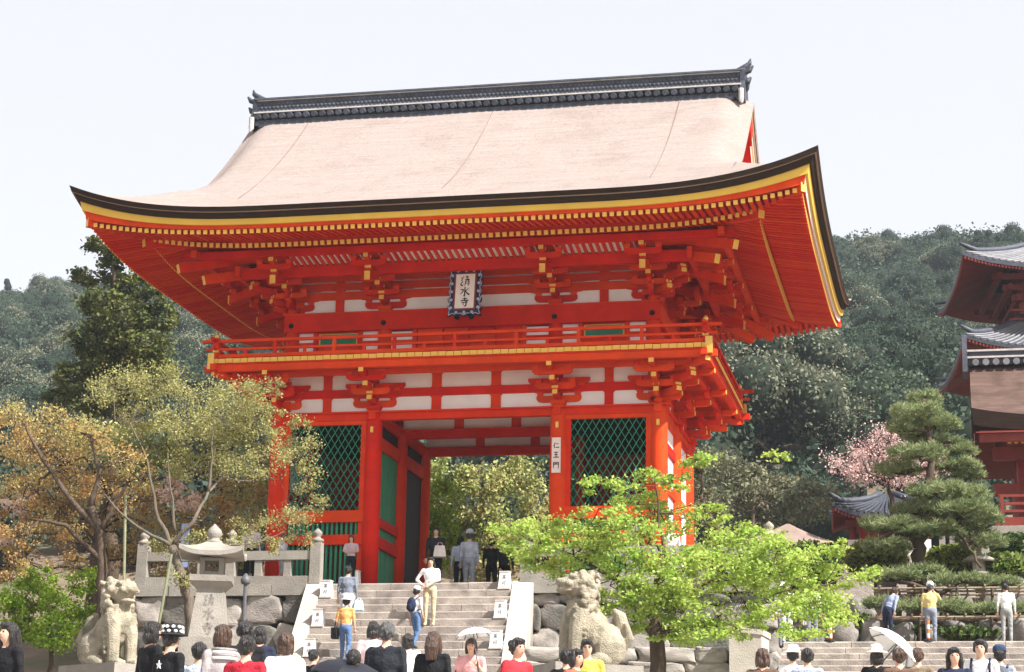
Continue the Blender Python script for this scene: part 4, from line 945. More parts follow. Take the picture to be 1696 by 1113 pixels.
B = [np.array([atY(300, 1000, Yn)[0], Yn, gz(-4, Yn) - .1]), atY(316, 1030, Yn), atY(305, 960, Yn), atY(285, 905, Yn)]
bl = [(B, .15, .10), ([B[3], atY(262, 860, Yn), atY(248, 790, Yn), atY(215, 700, Yn)], .11, .03), ([B[3], atY(320, 865, Yn), atY(345, 815, Yn + .5), atY(370, 790, Yn + 1), atY(465, 795, Yn + 2)], .11, .02), ([atY(345, 815, Yn + .5), atY(352, 760, Yn + .5), atY(350, 690, Yn + .6)], .07, .02), ([B[3], atY(240, 880, Yn - .3), atY(200, 850, Yn - .4), atY(160, 800, Yn - .4)], .09, .02),
      ([B[2], atY(340, 905, Yn - .2), atY(420, 900, Yn), atY(470, 880, Yn + .5)], .05, .015), ([atY(290, 880, Yn), atY(282, 810, Yn), atY(278, 750, Yn)], .07, .02)]
ol = pxc([(200, 640, 52, 26), (265, 632, 56, 26), (335, 660, 52, 30), (300, 700, 56, 32), (375, 700, 52, 36), (420, 690, 40, 44), (440, 765, 42, 32), (495, 745, 34, 32), (510, 790, 22, 28), (230, 690, 46, 30), (165, 650, 34, 22), (395, 650, 44, 28), (360, 770, 42, 30), (480, 858, 42, 18), (455, 700, 26, 34), (525, 835, 22, 18), (300, 770, 36, 24), (415, 870, 34, 16), (460, 640, 18, 18), (500, 700, 20, 20), (330, 895, 30, 14, -1.5), (385, 905, 34, 14, -1.2), (440, 905, 30, 14, -.8), (300, 960, 24, 18, -1.6), (495, 890, 26, 12, -.4), (270, 900, 26, 14, -1.2)], Yn + 1.5, 1.3, .8, 7)
tree('spring_tree', 'feathery pale olive spring tree with forked grey trunk before the left pillar', [bl[0]] + [(a, b * .6, c * .6) for a, b, c in bl[1:]], ol, .45, .03, OLIV, BRKG, 22, 0, .3, .75, 14, br=.035)
Yb = 5
cl = pxc([(20, 720, 50, 50), (90, 760, 60, 50), (30, 830, 50, 50), (170, 800, 60, 50), (260, 840, 55, 50), (340, 860, 60, 45), (400, 830, 50, 45), (110, 860, 60, 50), (200, 890, 60, 45), (300, 930, 60, 40), (20, 930, 40, 50)], Yb, 2, .8, 8)
b0 = atY(150, 1000, Yb); tree('copper_maple', 'copper and amber leafed maple filling the slope behind the cherry tree', [([np.array([b0[0], Yb, gz(b0[0], Yb)]), b0, atY(160, 900, Yb), atY(180, 820, Yb)], .25, .1)], cl, .55, .055, RUST, BRK, 23, 0, .3, .7, 4)
cl = pxc([(430, 800, 60, 60), (370, 900, 50, 40), (420, 700, 50, 60), (330, 740, 60, 50), (250, 740, 60, 50), (160, 720, 60, 40), (450, 880, 40, 40)], 9, 2, .8, 9)
b0 = atY(380, 1000, 9); tree('green_shade_tree', 'fresh green leafy tree standing behind the feathery spring tree', [([np.array([b0[0], 9, gz(b0[0], 9)]), b0, atY(370, 880, 9), atY(360, 780, 9)], .25, .1)], cl, .9, .07, MIXG, BRK, 24, 0, .3, .7, 4)
cl = pxc([(40, 990, 42, 34), (100, 1000, 44, 34), (30, 1050, 40, 30), (90, 1050, 46, 30), (140, 960, 30, 26), (60, 960, 36, 24), (150, 1020, 26, 28), (20, 1010, 30, 30)], -4.5, .8, .8, 10)
b0 = atY(85, 1080, -4.5); tree('green_bush', 'bright green leafy bush at the foot of the russet trees', [([np.array([b0[0], -4.5, gz(b0[0], -4.5)]), b0, atY(80, 1010, -4.5)], .08, .04)], cl, 1.3, .045, LIMEB, BRK, 25, .2, .26, .6, 4, cat='bush')
# small patches of blossom between the russet branches
cl = pxc([(20, 840, 22, 14), (42, 826, 16, 10), (290, 800, 20, 16), (310, 830, 24, 16), (275, 820, 16, 14), (10, 890, 14, 14)], 2, .8, .8, 12)
b0 = atY(160, 900, 2); tree('blossom_tree', 'pale blossoming cherry half hidden behind the russet branches', [([np.array([b0[0], 2, gz(b0[0], 2)]), b0, atY(170, 850, 2)], .12, .05)], cl, .8, .06, PALEP, BRK, 26, 0, .3, .7, 3)
# bamboo props under the branches
BAMB = mat('green_bamboo', (.21, .22, .13), .5, .2, 5)
for i, (q0, q1, Y, lb) in enumerate(((( 262, 1040), (284, 918), -8.2, 'pale green bamboo prop leaning under the forked trunk'), ((205, 985), (208, 820), -6.8, 'upright pale bamboo prop tied to the cherry tree'))):
    a = atY(*q0, Y); b = atY(*q1, Y); a = a + (a - b) * (gz(a[0], Y) - a[2]) / (a[2] - b[2])
    o = part('bamboo_prop', MB().tube([a + (b - a) * t for t in np.linspace(0, 1, 6)], .035, 8), BAMB); tag(o, lb, 'prop')
    part('joint', MB().tube([a + (b - a) * .55, a + (b - a) * .562], .045, 8), BRKG, o)

# ---- dark evergreen behind on the left
Yc = 22
cl = pxc([(170, 405, 30, 14), (205, 430, 42, 22), (150, 455, 34, 18), (215, 470, 46, 26), (165, 500, 46, 24), (250, 500, 36, 22), (205, 530, 56, 28), (150, 560, 46, 24), (265, 525, 34, 26), (240, 570, 50, 28), (180, 600, 56, 30), (120, 620, 36, 22), (240, 620, 46, 30), (150, 660, 46, 30), (210, 670, 46, 30), (100, 660, 30, 22)], Yc, 1.2, .8, 13)
b0 = atY(190, 800, Yc)
tree('evergreen_tree', 'tall dark evergreen with yellowish tips standing left of the gate roof', [([np.array([b0[0], Yc, gz(b0[0], Yc)]), atY(190, 700, Yc), atY(195, 550, Yc), atY(185, 420, Yc)], .3, .06)], cl, 1.8, .09, DKGR, BRK, 27, .2, .26, .6, 3, br=.08)

# ---- trees seen through the passage and behind the gate
for k, (lst, Y, m, lb, sd, ls) in enumerate((
    ([(745, 790, 40, 40), (800, 800, 40, 40), (860, 800, 46, 46), (890, 850, 36, 40), (740, 850, 36, 40), (800, 870, 46, 40), (850, 900, 46, 36), (760, 920, 46, 36), (820, 950, 46, 30)], 15, MIXG, 'pink-tinged leafy tree seen through the gate passage', 31, .12),
    ([(725, 830, 36, 46), (735, 900, 34, 46), (700, 880, 30, 46)], 12, LIMEB, 'fresh green shrub seen through the gate passage beside the open door', 32, .10),
    ([(1200, 780, 46, 30), (1250, 800, 46, 30), (1310, 810, 46, 26), (1180, 830, 40, 24), (1360, 830, 40, 24), (1230, 845, 46, 22), (1290, 850, 46, 22)], 36, GREYG, 'grey-green trees on the slope behind the small bark roof', 33, .16),
    ([(1165, 760, 24, 20), (1160, 800, 24, 30), (1175, 850, 26, 30)], 14, GREYG, 'loose grey-green tree just behind the gate corner', 34, .10))):
    b0 = atY(lst[0][0] + 40, 960, Y); c = pxc(lst, Y, 1.5, .8, sd)
    tree('garden_tree', lb, [([np.array([b0[0], Y, gz(b0[0], Y) - .2]), b0 + np.array([0, 0, 1.]), atY(lst[1][0], lst[1][1] + 20, Y)], .2, .06)], c, 1.1, ls * .55, m, BRK, sd, 0, .28, .7, 4)

# ---- pink cherry
cl = pxc([(1400, 760, 26, 18), (1440, 735, 34, 18), (1450, 770, 44, 22), (1490, 750, 40, 22), (1500, 785, 40, 18), (1540, 745, 30, 18), (1420, 785, 34, 16), (1470, 720, 28, 12), (1550, 775, 26, 16), (1390, 775, 16, 12)], 20, 1.2, .8, 14)
b0 = atY(1480, 900, 20); tree('pink_cherry', 'pink blossoming cherry above the small tiled roof', [([np.array([b0[0], 20, gz(b0[0], 20)]), atY(1480, 850, 20), atY(1470, 800, 20)], .18, .06)], cl, .36, .042, PINK, BRK, 35, 0, .36, .8, 12, br=.05)

# ---- trained pine
def pine(name, label, paths, pads, seed, bm=BRK):
    rng = np.random.default_rng(seed); t = thing(name, label, 'pine tree', tuple(paths[0][0][0])); mb = MB(); nodes = []
    for pts, r0, r1 in paths:
        P = [np.array(p, float) for p in pts]; Q = []
        for i in range(len(P) - 1):
            for k in range(4): Q.append(P[i] + (P[i + 1] - P[i]) * k / 4 + (rng.normal(size=3) * .03 if k else 0))
        Q.append(P[-1]); R_ = [r0 + (r1 - r0) * i / (len(Q) - 1) for i in range(len(Q))]; mb.tube(Q, R_, 9); nodes += list(zip(Q, R_))[2:]
    NP = np.array([q for q, _ in nodes]); VV = []; FF = []; off = 0
    for c, r in pads:
        i = int(np.argmin(np.linalg.norm(NP - c, axis=1) + 1.0 * np.maximum(0, NP[:, 2] - c[2]))); a = nodes[i][0]
        P = wob(a, c - np.array([0, 0, r[2] * .7]), 6, .06, rng); mb.tube(P, [.05, .045, .04, .03, .025, .02], 6)
        for _ in range(6):
            an = rng.uniform(0, 2 * PI); e = c + np.array([math.cos(an) * r[0] * .85, math.sin(an) * r[1] * .85, -r[2] * .3]); mb.tube(wob(P[4], e, 4, .05, rng), [.022, .018, .012, .006], 5)
        r = np.array(r) * np.array([1.0, 1.0, 1.05]); n = int(190 * PI * r[0] * r[1]) + 60                   # needle tufts over the upper half of the pad
        u = rng.uniform(0, 1, n) ** .5; an = rng.uniform(0, 2 * PI, n); dome = np.sqrt(1 - u * u)
        C = np.stack([c[0] + r[0] * u * np.cos(an), c[1] + r[1] * u * np.sin(an), c[2] + r[2] * (dome * rng.uniform(-.3, 1, n) - .25 + .3 * np.sin(an * 3 + u * 5)) + rng.normal(size=n) * .045], 1)
        K = 9; C = np.repeat(C, K, 0); d = rng.normal(size=(len(C), 3)); d[:, 2] = np.abs(d[:, 2]) * .9 + .25; d /= np.linalg.norm(d, axis=1)[:, None]
        w = np.cross(d, rng.normal(size=d.shape)); w /= np.linalg.norm(w, axis=1)[:, None]; L = rng.uniform(.09, .18, len(C))[:, None]
        V = np.stack([C - w * .009, C + w * .009, C + d * L + w * .004, C + d * L - w * .004], 1).reshape(-1, 3); VV.append(V); FF.append(np.arange(len(V)).reshape(-1, 4) + off); off += len(V)
    part('trunk', mb, bm, t, True); put('crown', np_mesh('crown', np.concatenate(VV), np.concatenate(FF), PINEL), t); return t
Yp = 0.
pads = pxc([(1531, 660, 28, 9), (1522, 683, 44, 13), (1550, 703, 42, 11), (1488, 708, 20, 10), (1551, 733, 42, 10), (1520, 750, 48, 10), (1592, 746, 26, 9), (1488, 778, 40, 11), (1583, 772, 42, 12), (1606, 787, 24, 9), (1556, 815, 54, 15), (1615, 818, 26, 14), (1518, 845, 40, 13), (1590, 845, 60, 14), (1478, 870, 54, 14), (1541, 878, 54, 13), (1625, 897, 42, 14), (1600, 875, 40, 12), (1640, 860, 20, 10), (1470, 905, 40, 10), (1510, 720, 24, 9)], Yp, .7, .9, 15)
pb_ = atY(1525, 960, Yp); P = [np.array([pb_[0], Yp, TZ - .1]), atY(1522, 930, Yp), atY(1520, 900, Yp), atY(1535, 870, Yp), atY(1528, 830, Yp), atY(1540, 790, Yp), atY(1542, 740, Yp), atY(1530, 690, Yp), atY(1530, 662, Yp)]
pine('pine_tree', 'cloud-pruned pine with layered pads above the rock garden', [(P, .2, .05), ([P[2], atY(1480, 880, Yp - .5), atY(1440, 900, Yp - .6)], .08, .03), ([P[3], atY(1585, 870, Yp), atY(1600, 900, Yp - .3), atY(1625, 940, Yp - .5)], .07, .03)], pads, 41)
# low pine trained over bamboo frames
BAMD = mat('weathered_bamboo', (.30, .23, .16), .7, .3, 6)
def trellis(cs, zdrop, label, Y0, Y1, nlong, ncross, posts):
    """bamboo frame: cs = photograph pixels of the front corners"""
    a = atY(*cs[0], Y0); b = atY(*cs[1], Y0); t = thing('bamboo_trellis', label, 'trellis', (a[0], Y0, TZ)); z = (a[2] + b[2]) / 2
    for k in range(nlong):
        y = Y0 + (Y1 - Y0) * k / (nlong - 1); part('long_pole', MB().tube([(a[0] - .2, y, z + .01 * (k % 2)), (b[0] + .2, y, z)], .028, 7), BAMD, t)
    for k in range(ncross):
        x = a[0] + (b[0] - a[0]) * k / (ncross - 1); part('cross_pole', MB().tube([(x, Y0 - .15, z + .05), (x, Y1 + .15, z + .05)], .024, 7), BAMD, t)
    for k in range(posts):
        x = a[0] + (b[0] - a[0]) * (k + .2) / posts
        for y in (Y0, Y1): part('post', MB().tube([(x, y, TZ - .2), (x, y, z)], .04, 7), BRK, t)
trellis(((1458, 972), (1690, 976)), 0, 'upper bamboo trellis carrying trained pine branches over the rocks', -1.6, .4, 4, 9, 4)
trellis(((1452, 1018), (1690, 1026)), 0, 'lower bamboo trellis carrying trained pine branches by the side stairs', -3.2, -1.9, 4, 9, 4)
pads = pxc([(1480, 955, 50, 8, -.9), (1525, 948, 44, 8, -.4), (1590, 962, 50, 7, -1.0), (1650, 966, 40, 7, -.9), (1500, 1006, 40, 7, -2.4), (1560, 1005, 46, 8, -2.4), (1620, 1012, 50, 8, -2.5), (1675, 1012, 40, 8, -2.5), (1455, 1000, 26, 8, -2.4)], 0, 1, .9, 16)
b0 = atY(1560, 985, -1.4); pine('low_pine', 'low pine trained flat along the bamboo trellises', [([np.array([b0[0], -1.4, TZ - .1]), b0, atY(1590, 962, -1.2), atY(1650, 966, -1.)], .1, .03), ([b0, atY(1500, 965, -1.2), atY(1460, 960, -1.)], .07, .03), ([b0, atY(1570, 1010, -2.3), atY(1650, 1014, -2.4)], .07, .03)], pads, 42)
# garden boulders
r = random.Random(7); GR = [rock_mesh(60 + i, STONED, .7, 18, 12) for i in range(4)]
bl_ = ['grey boulder of the rock garden under the bamboo trellises']
for k, (px, py, w, h, Y) in enumerate([(1470, 985, 46, 34, .6), (1530, 985, 56, 34, .6), (1590, 988, 50, 30, .6), (1640, 988, 46, 34, .6), (1690, 990, 50, 36, .6), (1380, 1010, 50, 40, -1.5), (1430, 1015, 46, 36, -1.6), (1400, 1045, 36, 30, -3.2), (1448, 1044, 40, 34, -3.0), (1495, 1048, 36, 28, -3.0), (1590, 1046, 46, 30, -2.9), (1640, 1044, 46, 34, -2.9), (1690, 1045, 40, 36, -2.9), (1550, 1050, 36, 26, -3.0), (1345, 1050, 30, 24, -3.4)]):
    c = atY(px, py, Y); s = SCL(Y); zt = atY(px, py - h / 2, Y)[2]; zb = TZ - .1 if Y < 0 else TZ
    o = put('boulder', GR[k % 4], None, T(c[0], Y, (zt + zb) / 2) @ RZ(r.uniform(0, 6)) @ Matrix.Diagonal((w / s * 1.15, w / s * .9, (zt - zb) * 1.05, 1))); tag(o, 'grey boulder in the back row under the upper bamboo trellis' if Y > 0 else 'large grey boulder between the maple tips and the pine' if k in (5, 6) else 'grey boulder under the lower bamboo trellis at the head of the side stairs', 'boulder', 'boulders of the rock garden')
# clipped bushes by the stone fence
def bush(px, py, rx, ry, Y, label, m, sd, nm='clipped_bush'):
    rng = np.random.default_rng(sd); c = atY(px, py, Y); s = SCL(Y); r_ = np.array([rx / s, rx / s * .9, ry / s]); n = int(2600 * r_[0] * (r_[2] + .4))
    d = rng.normal(size=(n, 3)); d /= np.linalg.norm(d, axis=1)[:, None]; C = c + d * r_ * (1 + rng.normal(size=(n, 1)) * .05)
    V, F = leaf_quads(C, .07, rng); t = thing(nm, label, 'bush', (c[0], Y, c[2] - r_[2]))
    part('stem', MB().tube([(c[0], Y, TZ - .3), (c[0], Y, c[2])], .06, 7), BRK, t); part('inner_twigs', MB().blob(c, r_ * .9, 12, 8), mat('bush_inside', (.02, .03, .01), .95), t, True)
    put('foliage', np_mesh('foliage', V, F, m), t)
HEDG = leafmat('hedge_leaf', (.03, .06, .012), (.10, .14, .03), .2, .3)
bush(1680, 905, 36, 20, 2.5, 'rounded dark clipped bush below the stone fence', HEDG, 51); bush(1660, 940, 50, 22, 1.2, 'broad clipped bush beside the small garden lantern', leafmat('clipped_green', (.08, .13, .02), (.22, .28, .06)), 52)
bush(1450, 925, 50, 30, 2.0, 'mossy green bush behind the pine trunk', leafmat('moss_green', (.10, .14, .03), (.24, .26, .07)), 53); bush(1580, 930, 46, 26, 1.6, 'yellow-green bush under the pine branches', leafmat('moss_green2', (.12, .19, .03), (.30, .34, .08)), 54)
bush(1600, 1052, 60, 14, -2.7, 'added low dark shrub shading the boulders beside the lower trellis', HEDG, 57); bush(1500, 1050, 40, 14, -2.6, 'added small dark shrub shading the boulders behind the man in yellow', HEDG, 58); bush(1420, 1035, 40, 16, -2.6, 'added dark shrub shading the boulders near the maple tips', HEDG, 59)  # dark shrubs added for extra shading among the terrace boulders
bush(1340, 940, 50, 40, 3, 'leafy green bush behind the maple tips', HEDG, 55)
bush(290, 1105, 60, 34, -9.0, 'low dark hedge behind the stone lantern', HEDG, 56)

# ---- forest on the hill
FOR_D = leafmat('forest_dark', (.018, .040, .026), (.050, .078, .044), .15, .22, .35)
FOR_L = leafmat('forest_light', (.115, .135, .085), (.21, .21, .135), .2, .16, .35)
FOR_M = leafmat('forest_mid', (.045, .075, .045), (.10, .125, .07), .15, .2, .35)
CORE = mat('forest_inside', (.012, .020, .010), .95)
def crown_mesh(kind, seed, n=7500, ls=.135):
    rng = np.random.default_rng(seed); r = np.array([1, 1, .85]) * 4.6; lobes = 16
    d = rng.normal(size=(lobes, 3)); d[:, 2] = np.abs(d[:, 2]) * .8 - .15; d /= np.linalg.norm(d, axis=1)[:, None]; lc = d * r * rng.uniform(.45, .75, lobes)[:, None]; lr = rng.uniform(1.3, 2.3, lobes)
    if kind == 'cone':
        lobes = 18; h = rng.uniform(0, 1, lobes); an = rng.uniform(0, 2 * PI, lobes); w = 3.0 * (1 - h) ** .8; lc = np.stack([np.cos(an) * w * .6, np.sin(an) * w * .6, h * 9 - 3.5], 1); lr = .6 + 1.3 * (1 - h)
    k = rng.integers(0, lobes, n); e = rng.normal(size=(n, 3)); e[:, 2] = e[:, 2] * .8 + .25; e /= np.linalg.norm(e, axis=1)[:, None]
    C = lc[k] + e * lr[k][:, None] * rng.uniform(.8, 1.08, n)[:, None]; V, F = leaf_quads(C, ls, rng, .1, .75)
    mb = MB()
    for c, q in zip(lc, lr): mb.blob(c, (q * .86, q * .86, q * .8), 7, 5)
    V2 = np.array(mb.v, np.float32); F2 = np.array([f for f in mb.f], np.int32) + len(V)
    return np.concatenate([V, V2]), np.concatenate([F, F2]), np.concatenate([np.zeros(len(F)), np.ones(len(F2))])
TPL = {'coarse': [crown_mesh('round', 90 + i, 2600, .28) for i in range(4)], 'dark': [crown_mesh('round', 60 + i) for i in range(4)], 'light': [crown_mesh('round', 70 + i, 9500, .125) for i in range(3)], 'cone': [crown_mesh('cone', 80 + i, 6000) for i in range(3)], 'mid': [crown_mesh('round', 64 + i) for i in range(3)]}
FM = {'coarse': FOR_D, 'dark': FOR_D, 'light': FOR_L, 'cone': FOR_D, 'mid': FOR_M}
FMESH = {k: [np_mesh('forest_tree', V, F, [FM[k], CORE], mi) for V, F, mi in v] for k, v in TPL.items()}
def hit(px, py):
    d = _ray(px, py)
    for D in np.arange(122, 460, 2.0):
        p = CAM + d * D
        if p[2] < gz(p[0], p[1]) + 4: return p
    return None
LAB = {'dark': ('dark rounded evergreen in the forest', 'dark evergreens on the hill'), 'light': ('pale grey-green rounded tree in the forest', 'pale rounded trees on the hill'), 'cone': ('dark pointed conifer in the forest', 'conifers on the hill'), 'mid': ('mid green rounded tree in the forest', 'mid green trees on the hill')}
r = random.Random(17); placed = []
def put_tree(kind, px, py, s):
    p = hit(px, py); s *= .62
    if p is None: return
    for q in placed:
        if math.hypot(q[0] - p[0], q[1] - p[1]) < 4.6 * (s + q[2]) * .5: return
    placed.append((p[0], p[1], s)); g = gz(p[0], p[1]); o = put('forest_tree', r.choice(FMESH[kind]), None, T(p[0], p[1], g + 4.0 * s) @ RZ(r.uniform(0, 6.28)) @ Matrix.Diagonal((s, s, s * r.uniform(.9, 1.15), 1)))
    wh = 'beside the pagoda roofs' if px > 1545 else 'above the pink cherry' if px > 1385 else 'below the swept corner of the gate roof' if px > 1100 else 'beyond the russet cherry tree' if px < 110 else 'around the tall dark evergreen' if px < 300 else 'under the far eave corner of the gate'
    if (px > 1100 and py < 425) or (px < 440 and py < 490): wh = '@' + wh
    tag(o, (LAB[kind][0] + ' ' + wh).replace('in the forest @', 'on the hill crest '), 'tree', LAB[kind][1])
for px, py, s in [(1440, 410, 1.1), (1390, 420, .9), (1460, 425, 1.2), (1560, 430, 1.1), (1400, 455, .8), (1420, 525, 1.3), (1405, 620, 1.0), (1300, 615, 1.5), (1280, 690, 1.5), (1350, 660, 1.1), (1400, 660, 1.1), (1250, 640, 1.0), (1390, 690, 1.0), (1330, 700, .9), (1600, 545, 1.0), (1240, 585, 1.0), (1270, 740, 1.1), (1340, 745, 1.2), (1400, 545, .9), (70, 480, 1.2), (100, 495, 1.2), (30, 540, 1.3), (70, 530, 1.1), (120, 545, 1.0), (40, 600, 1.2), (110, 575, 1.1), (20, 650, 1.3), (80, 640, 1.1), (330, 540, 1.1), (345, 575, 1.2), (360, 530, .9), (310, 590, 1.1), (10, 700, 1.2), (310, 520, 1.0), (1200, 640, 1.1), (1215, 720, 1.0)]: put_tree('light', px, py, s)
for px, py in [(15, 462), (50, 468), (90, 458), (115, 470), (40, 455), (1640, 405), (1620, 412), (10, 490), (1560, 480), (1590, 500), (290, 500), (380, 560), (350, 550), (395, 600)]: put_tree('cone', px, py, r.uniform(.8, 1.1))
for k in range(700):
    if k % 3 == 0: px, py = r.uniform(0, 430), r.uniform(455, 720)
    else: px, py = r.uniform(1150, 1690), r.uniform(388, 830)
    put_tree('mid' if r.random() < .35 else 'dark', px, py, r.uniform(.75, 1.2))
VV = []; FF = []; MI = []; off = 0; rng = np.random.default_rng(9); nst = 0
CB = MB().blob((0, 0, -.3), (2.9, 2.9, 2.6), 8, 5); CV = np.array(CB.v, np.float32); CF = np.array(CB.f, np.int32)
PXY = np.array(placed)
for gy_ in np.arange(48, 330, 5.2):
    for gx_ in np.arange(-235, 120, 5.2 if gy_ > 120 else 6.2):
        x = gx_ + rng.uniform(-2.2, 2.2); y = gy_ + rng.uniform(-2.2, 2.2)
        if abs(x - CAM[0] + (y - CAM[1]) * .23) > (y - CAM[1]) * .34 + 12: continue
        if np.min(np.hypot(PXY[:, 0] - x, PXY[:, 1] - y) - 4.0 * PXY[:, 2]) < 0: continue
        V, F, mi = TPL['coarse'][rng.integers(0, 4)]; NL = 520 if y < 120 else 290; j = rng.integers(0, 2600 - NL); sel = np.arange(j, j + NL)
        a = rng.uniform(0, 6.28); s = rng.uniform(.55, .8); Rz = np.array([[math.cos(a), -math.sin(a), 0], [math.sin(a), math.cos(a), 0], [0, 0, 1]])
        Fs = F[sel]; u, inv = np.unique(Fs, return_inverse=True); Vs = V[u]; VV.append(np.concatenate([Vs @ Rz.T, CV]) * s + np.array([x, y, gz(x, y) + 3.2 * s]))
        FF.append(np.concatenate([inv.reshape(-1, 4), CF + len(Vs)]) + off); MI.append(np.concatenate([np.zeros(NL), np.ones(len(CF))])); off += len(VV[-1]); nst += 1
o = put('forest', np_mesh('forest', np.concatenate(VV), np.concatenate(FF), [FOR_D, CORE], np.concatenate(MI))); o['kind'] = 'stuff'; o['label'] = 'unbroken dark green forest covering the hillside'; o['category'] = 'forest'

# ================================================================ OTHER BUILDINGS
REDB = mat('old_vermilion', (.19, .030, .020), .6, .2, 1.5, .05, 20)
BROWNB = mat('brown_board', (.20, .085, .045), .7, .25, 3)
PALE_SUN_TILE = mat('pale_sunlit_tile', (.17, .17, .18), .5, .25, 4, .1, 20, .4, island=.2)  # grey tile lightened, sunlight on the tile rows put into the colour
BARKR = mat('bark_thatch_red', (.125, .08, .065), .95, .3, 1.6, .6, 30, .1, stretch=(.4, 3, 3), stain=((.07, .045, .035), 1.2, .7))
def loc_part(M, parent):
    def f(nm, mb, m, smooth=False, par=None, kind=None):
        mb.v = [tuple(M @ Vector(v)) for v in mb.v]; return part(nm, mb, m, par or parent, smooth, kind)
    return f
def tiled_roof(lp, cx, cy, hx, hy, z0, rise, lift, top=0., ribs=0, sides='FL', soff=.25, tm=None, rm=None):
    """square tiled roof with swept corners: surface, rounded tile rows, rim, hip ridges, soffit"""
    tm = tm or TILE; rm = rm or PALE_SUN_TILE; n = 16
    def S(u, v, side):                                         # u -1..1 along eave, v 0..1 up the slope
        k = 1 - v * (1 - top); z = z0 + rise * (.62 * v + .38 * v * v) + lift * abs(u) ** 3 * (1 - v) ** 1.5
        return {'F': (cx + u * hx * k, cy - hy * k, z), 'R': (cx + hx * k, cy + u * hy * k, z), 'B': (cx - u * hx * k, cy + hy * k, z), 'L': (cx - hx * k, cy - u * hy * k, z)}[side]
    mb = MB(); so = MB(); rim = MB()
    for sd in 'FRBL':
        mb.add([S(2 * i / n - 1, j / 8, sd) for j in range(9) for i in range(n + 1)], [(j * 17 + i, j * 17 + i + 1, (j + 1) * 17 + i + 1, (j + 1) * 17 + i) for j in range(8) for i in range(n)])
        E_ = [S(2 * i / n - 1, 0, sd) for i in range(n + 1)]
        dn = [(x, y, z - .16) for x, y, z in E_]; rim.add(E_ + dn, [(i, n + 1 + i, n + 2 + i, i + 1) for i in range(n)])
        inn = [(cx + (x - cx) * .52, cy + (y - cy) * .52, z0 - .16 + soff) for x, y, z in E_]; so.add(dn + inn, [(i, i + 1, n + 2 + i, n + 1 + i) for i in range(n)])
    ro = lp('roof', mb, tm, True); lp('roof_rim', rim, tm, par=ro); lp('soffit', so, REDB, par=ro)
    for sd in sides:
        for k in range(ribs):
            u = -1 + (k + .5) * 2 / ribs; P = [S(u, v, sd) for v in np.linspace(0, 1 - abs(u) * .0, 8)]
            lp('tile_row', MB().tube([(x, y, z + .03) for x, y, z in P], .055, 6), rm, True, ro)
        rb = MB(); nr_ = ribs * 2
        for k in range(nr_):
            u = -1 + (k + .5) * 2 / nr_; a = S(u, 0, sd); b = (cx + (a[0] - cx) * .55, cy + (a[1] - cy) * .55, z0 - .24 + soff * .95); rb.beam(b, (a[0], a[1], a[2] - .24), .07, .1)
        if nr_: lp('rafters', rb, REDB, par=ro, kind='stuff')
    for sx in (-1, 1):
        for sy in (-1, 1):
            P = []
            for v in np.linspace(0, 1, 8):
                k = 1 - v * (1 - top); P.append((cx + sx * hx * k, cy + sy * hy * k, z0 + rise * (.62 * v + .38 * v * v) + lift * (1 - v) ** 1.5 + .1))
            P[0] = (P[0][0] + sx * .1, P[0][1] + sy * .1, P[0][2] + .22)
            lp('hip_ridge', MB().tube(P, [.06] + [.13] * 7, 7), TILE, True, ro)
    return ro
# ---- three-storeyed pagoda
D = 86; A_ = atD(1594, 418, D); ang = rad(7); hp_ = 4.7
pag = thing('pagoda', 'weathered red pagoda with swept tiled roofs beyond the pine', 'pagoda', (A_[0], A_[1], gz(A_[0], A_[1])))
Mg = T(A_[0], A_[1], 0) @ RZ(ang) @ T(hp_, hp_, 0); lp = loc_part(Mg, pag)
zt = A_[2] - .55
tiled_roof(lp, 0, 0, hp_, hp_, zt, 2.6, .6, .05, 34, 'FL', .9)
lp('spire', MB().lathe([(.5, 0), (.45, .4), (.2, .6), (.12, 1.2), (.3, 1.5), (.1, 1.6), (.28, 2.0), (.1, 2.1), (.24, 2.5), (.08, 2.6), (.03, 5.5)], 14, (0, 0, zt + 2.5)), IRON, True)
z2 = atD(1590, 566, D)[2] - .5
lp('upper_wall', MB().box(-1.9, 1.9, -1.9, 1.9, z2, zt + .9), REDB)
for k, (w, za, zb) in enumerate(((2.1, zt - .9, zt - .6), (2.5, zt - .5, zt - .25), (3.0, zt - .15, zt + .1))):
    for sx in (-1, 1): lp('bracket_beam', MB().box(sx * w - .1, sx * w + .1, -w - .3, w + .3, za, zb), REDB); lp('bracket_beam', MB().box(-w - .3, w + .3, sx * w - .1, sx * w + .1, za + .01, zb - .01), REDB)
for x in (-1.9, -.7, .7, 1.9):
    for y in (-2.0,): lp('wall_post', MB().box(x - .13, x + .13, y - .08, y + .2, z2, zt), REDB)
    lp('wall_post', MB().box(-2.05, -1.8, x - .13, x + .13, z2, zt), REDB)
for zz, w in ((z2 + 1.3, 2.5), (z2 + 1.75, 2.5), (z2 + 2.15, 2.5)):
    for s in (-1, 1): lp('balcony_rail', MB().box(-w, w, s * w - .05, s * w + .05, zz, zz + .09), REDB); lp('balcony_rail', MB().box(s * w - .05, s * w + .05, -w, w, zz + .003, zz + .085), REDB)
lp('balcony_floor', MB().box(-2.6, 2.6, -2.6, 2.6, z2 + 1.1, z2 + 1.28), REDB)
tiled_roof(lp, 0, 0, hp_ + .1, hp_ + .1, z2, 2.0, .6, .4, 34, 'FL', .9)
lp('lower_wall', MB().box(-2.1, 2.1, -2.1, 2.1, gz(A_[0], A_[1]) - 1, z2 + .8), REDB)
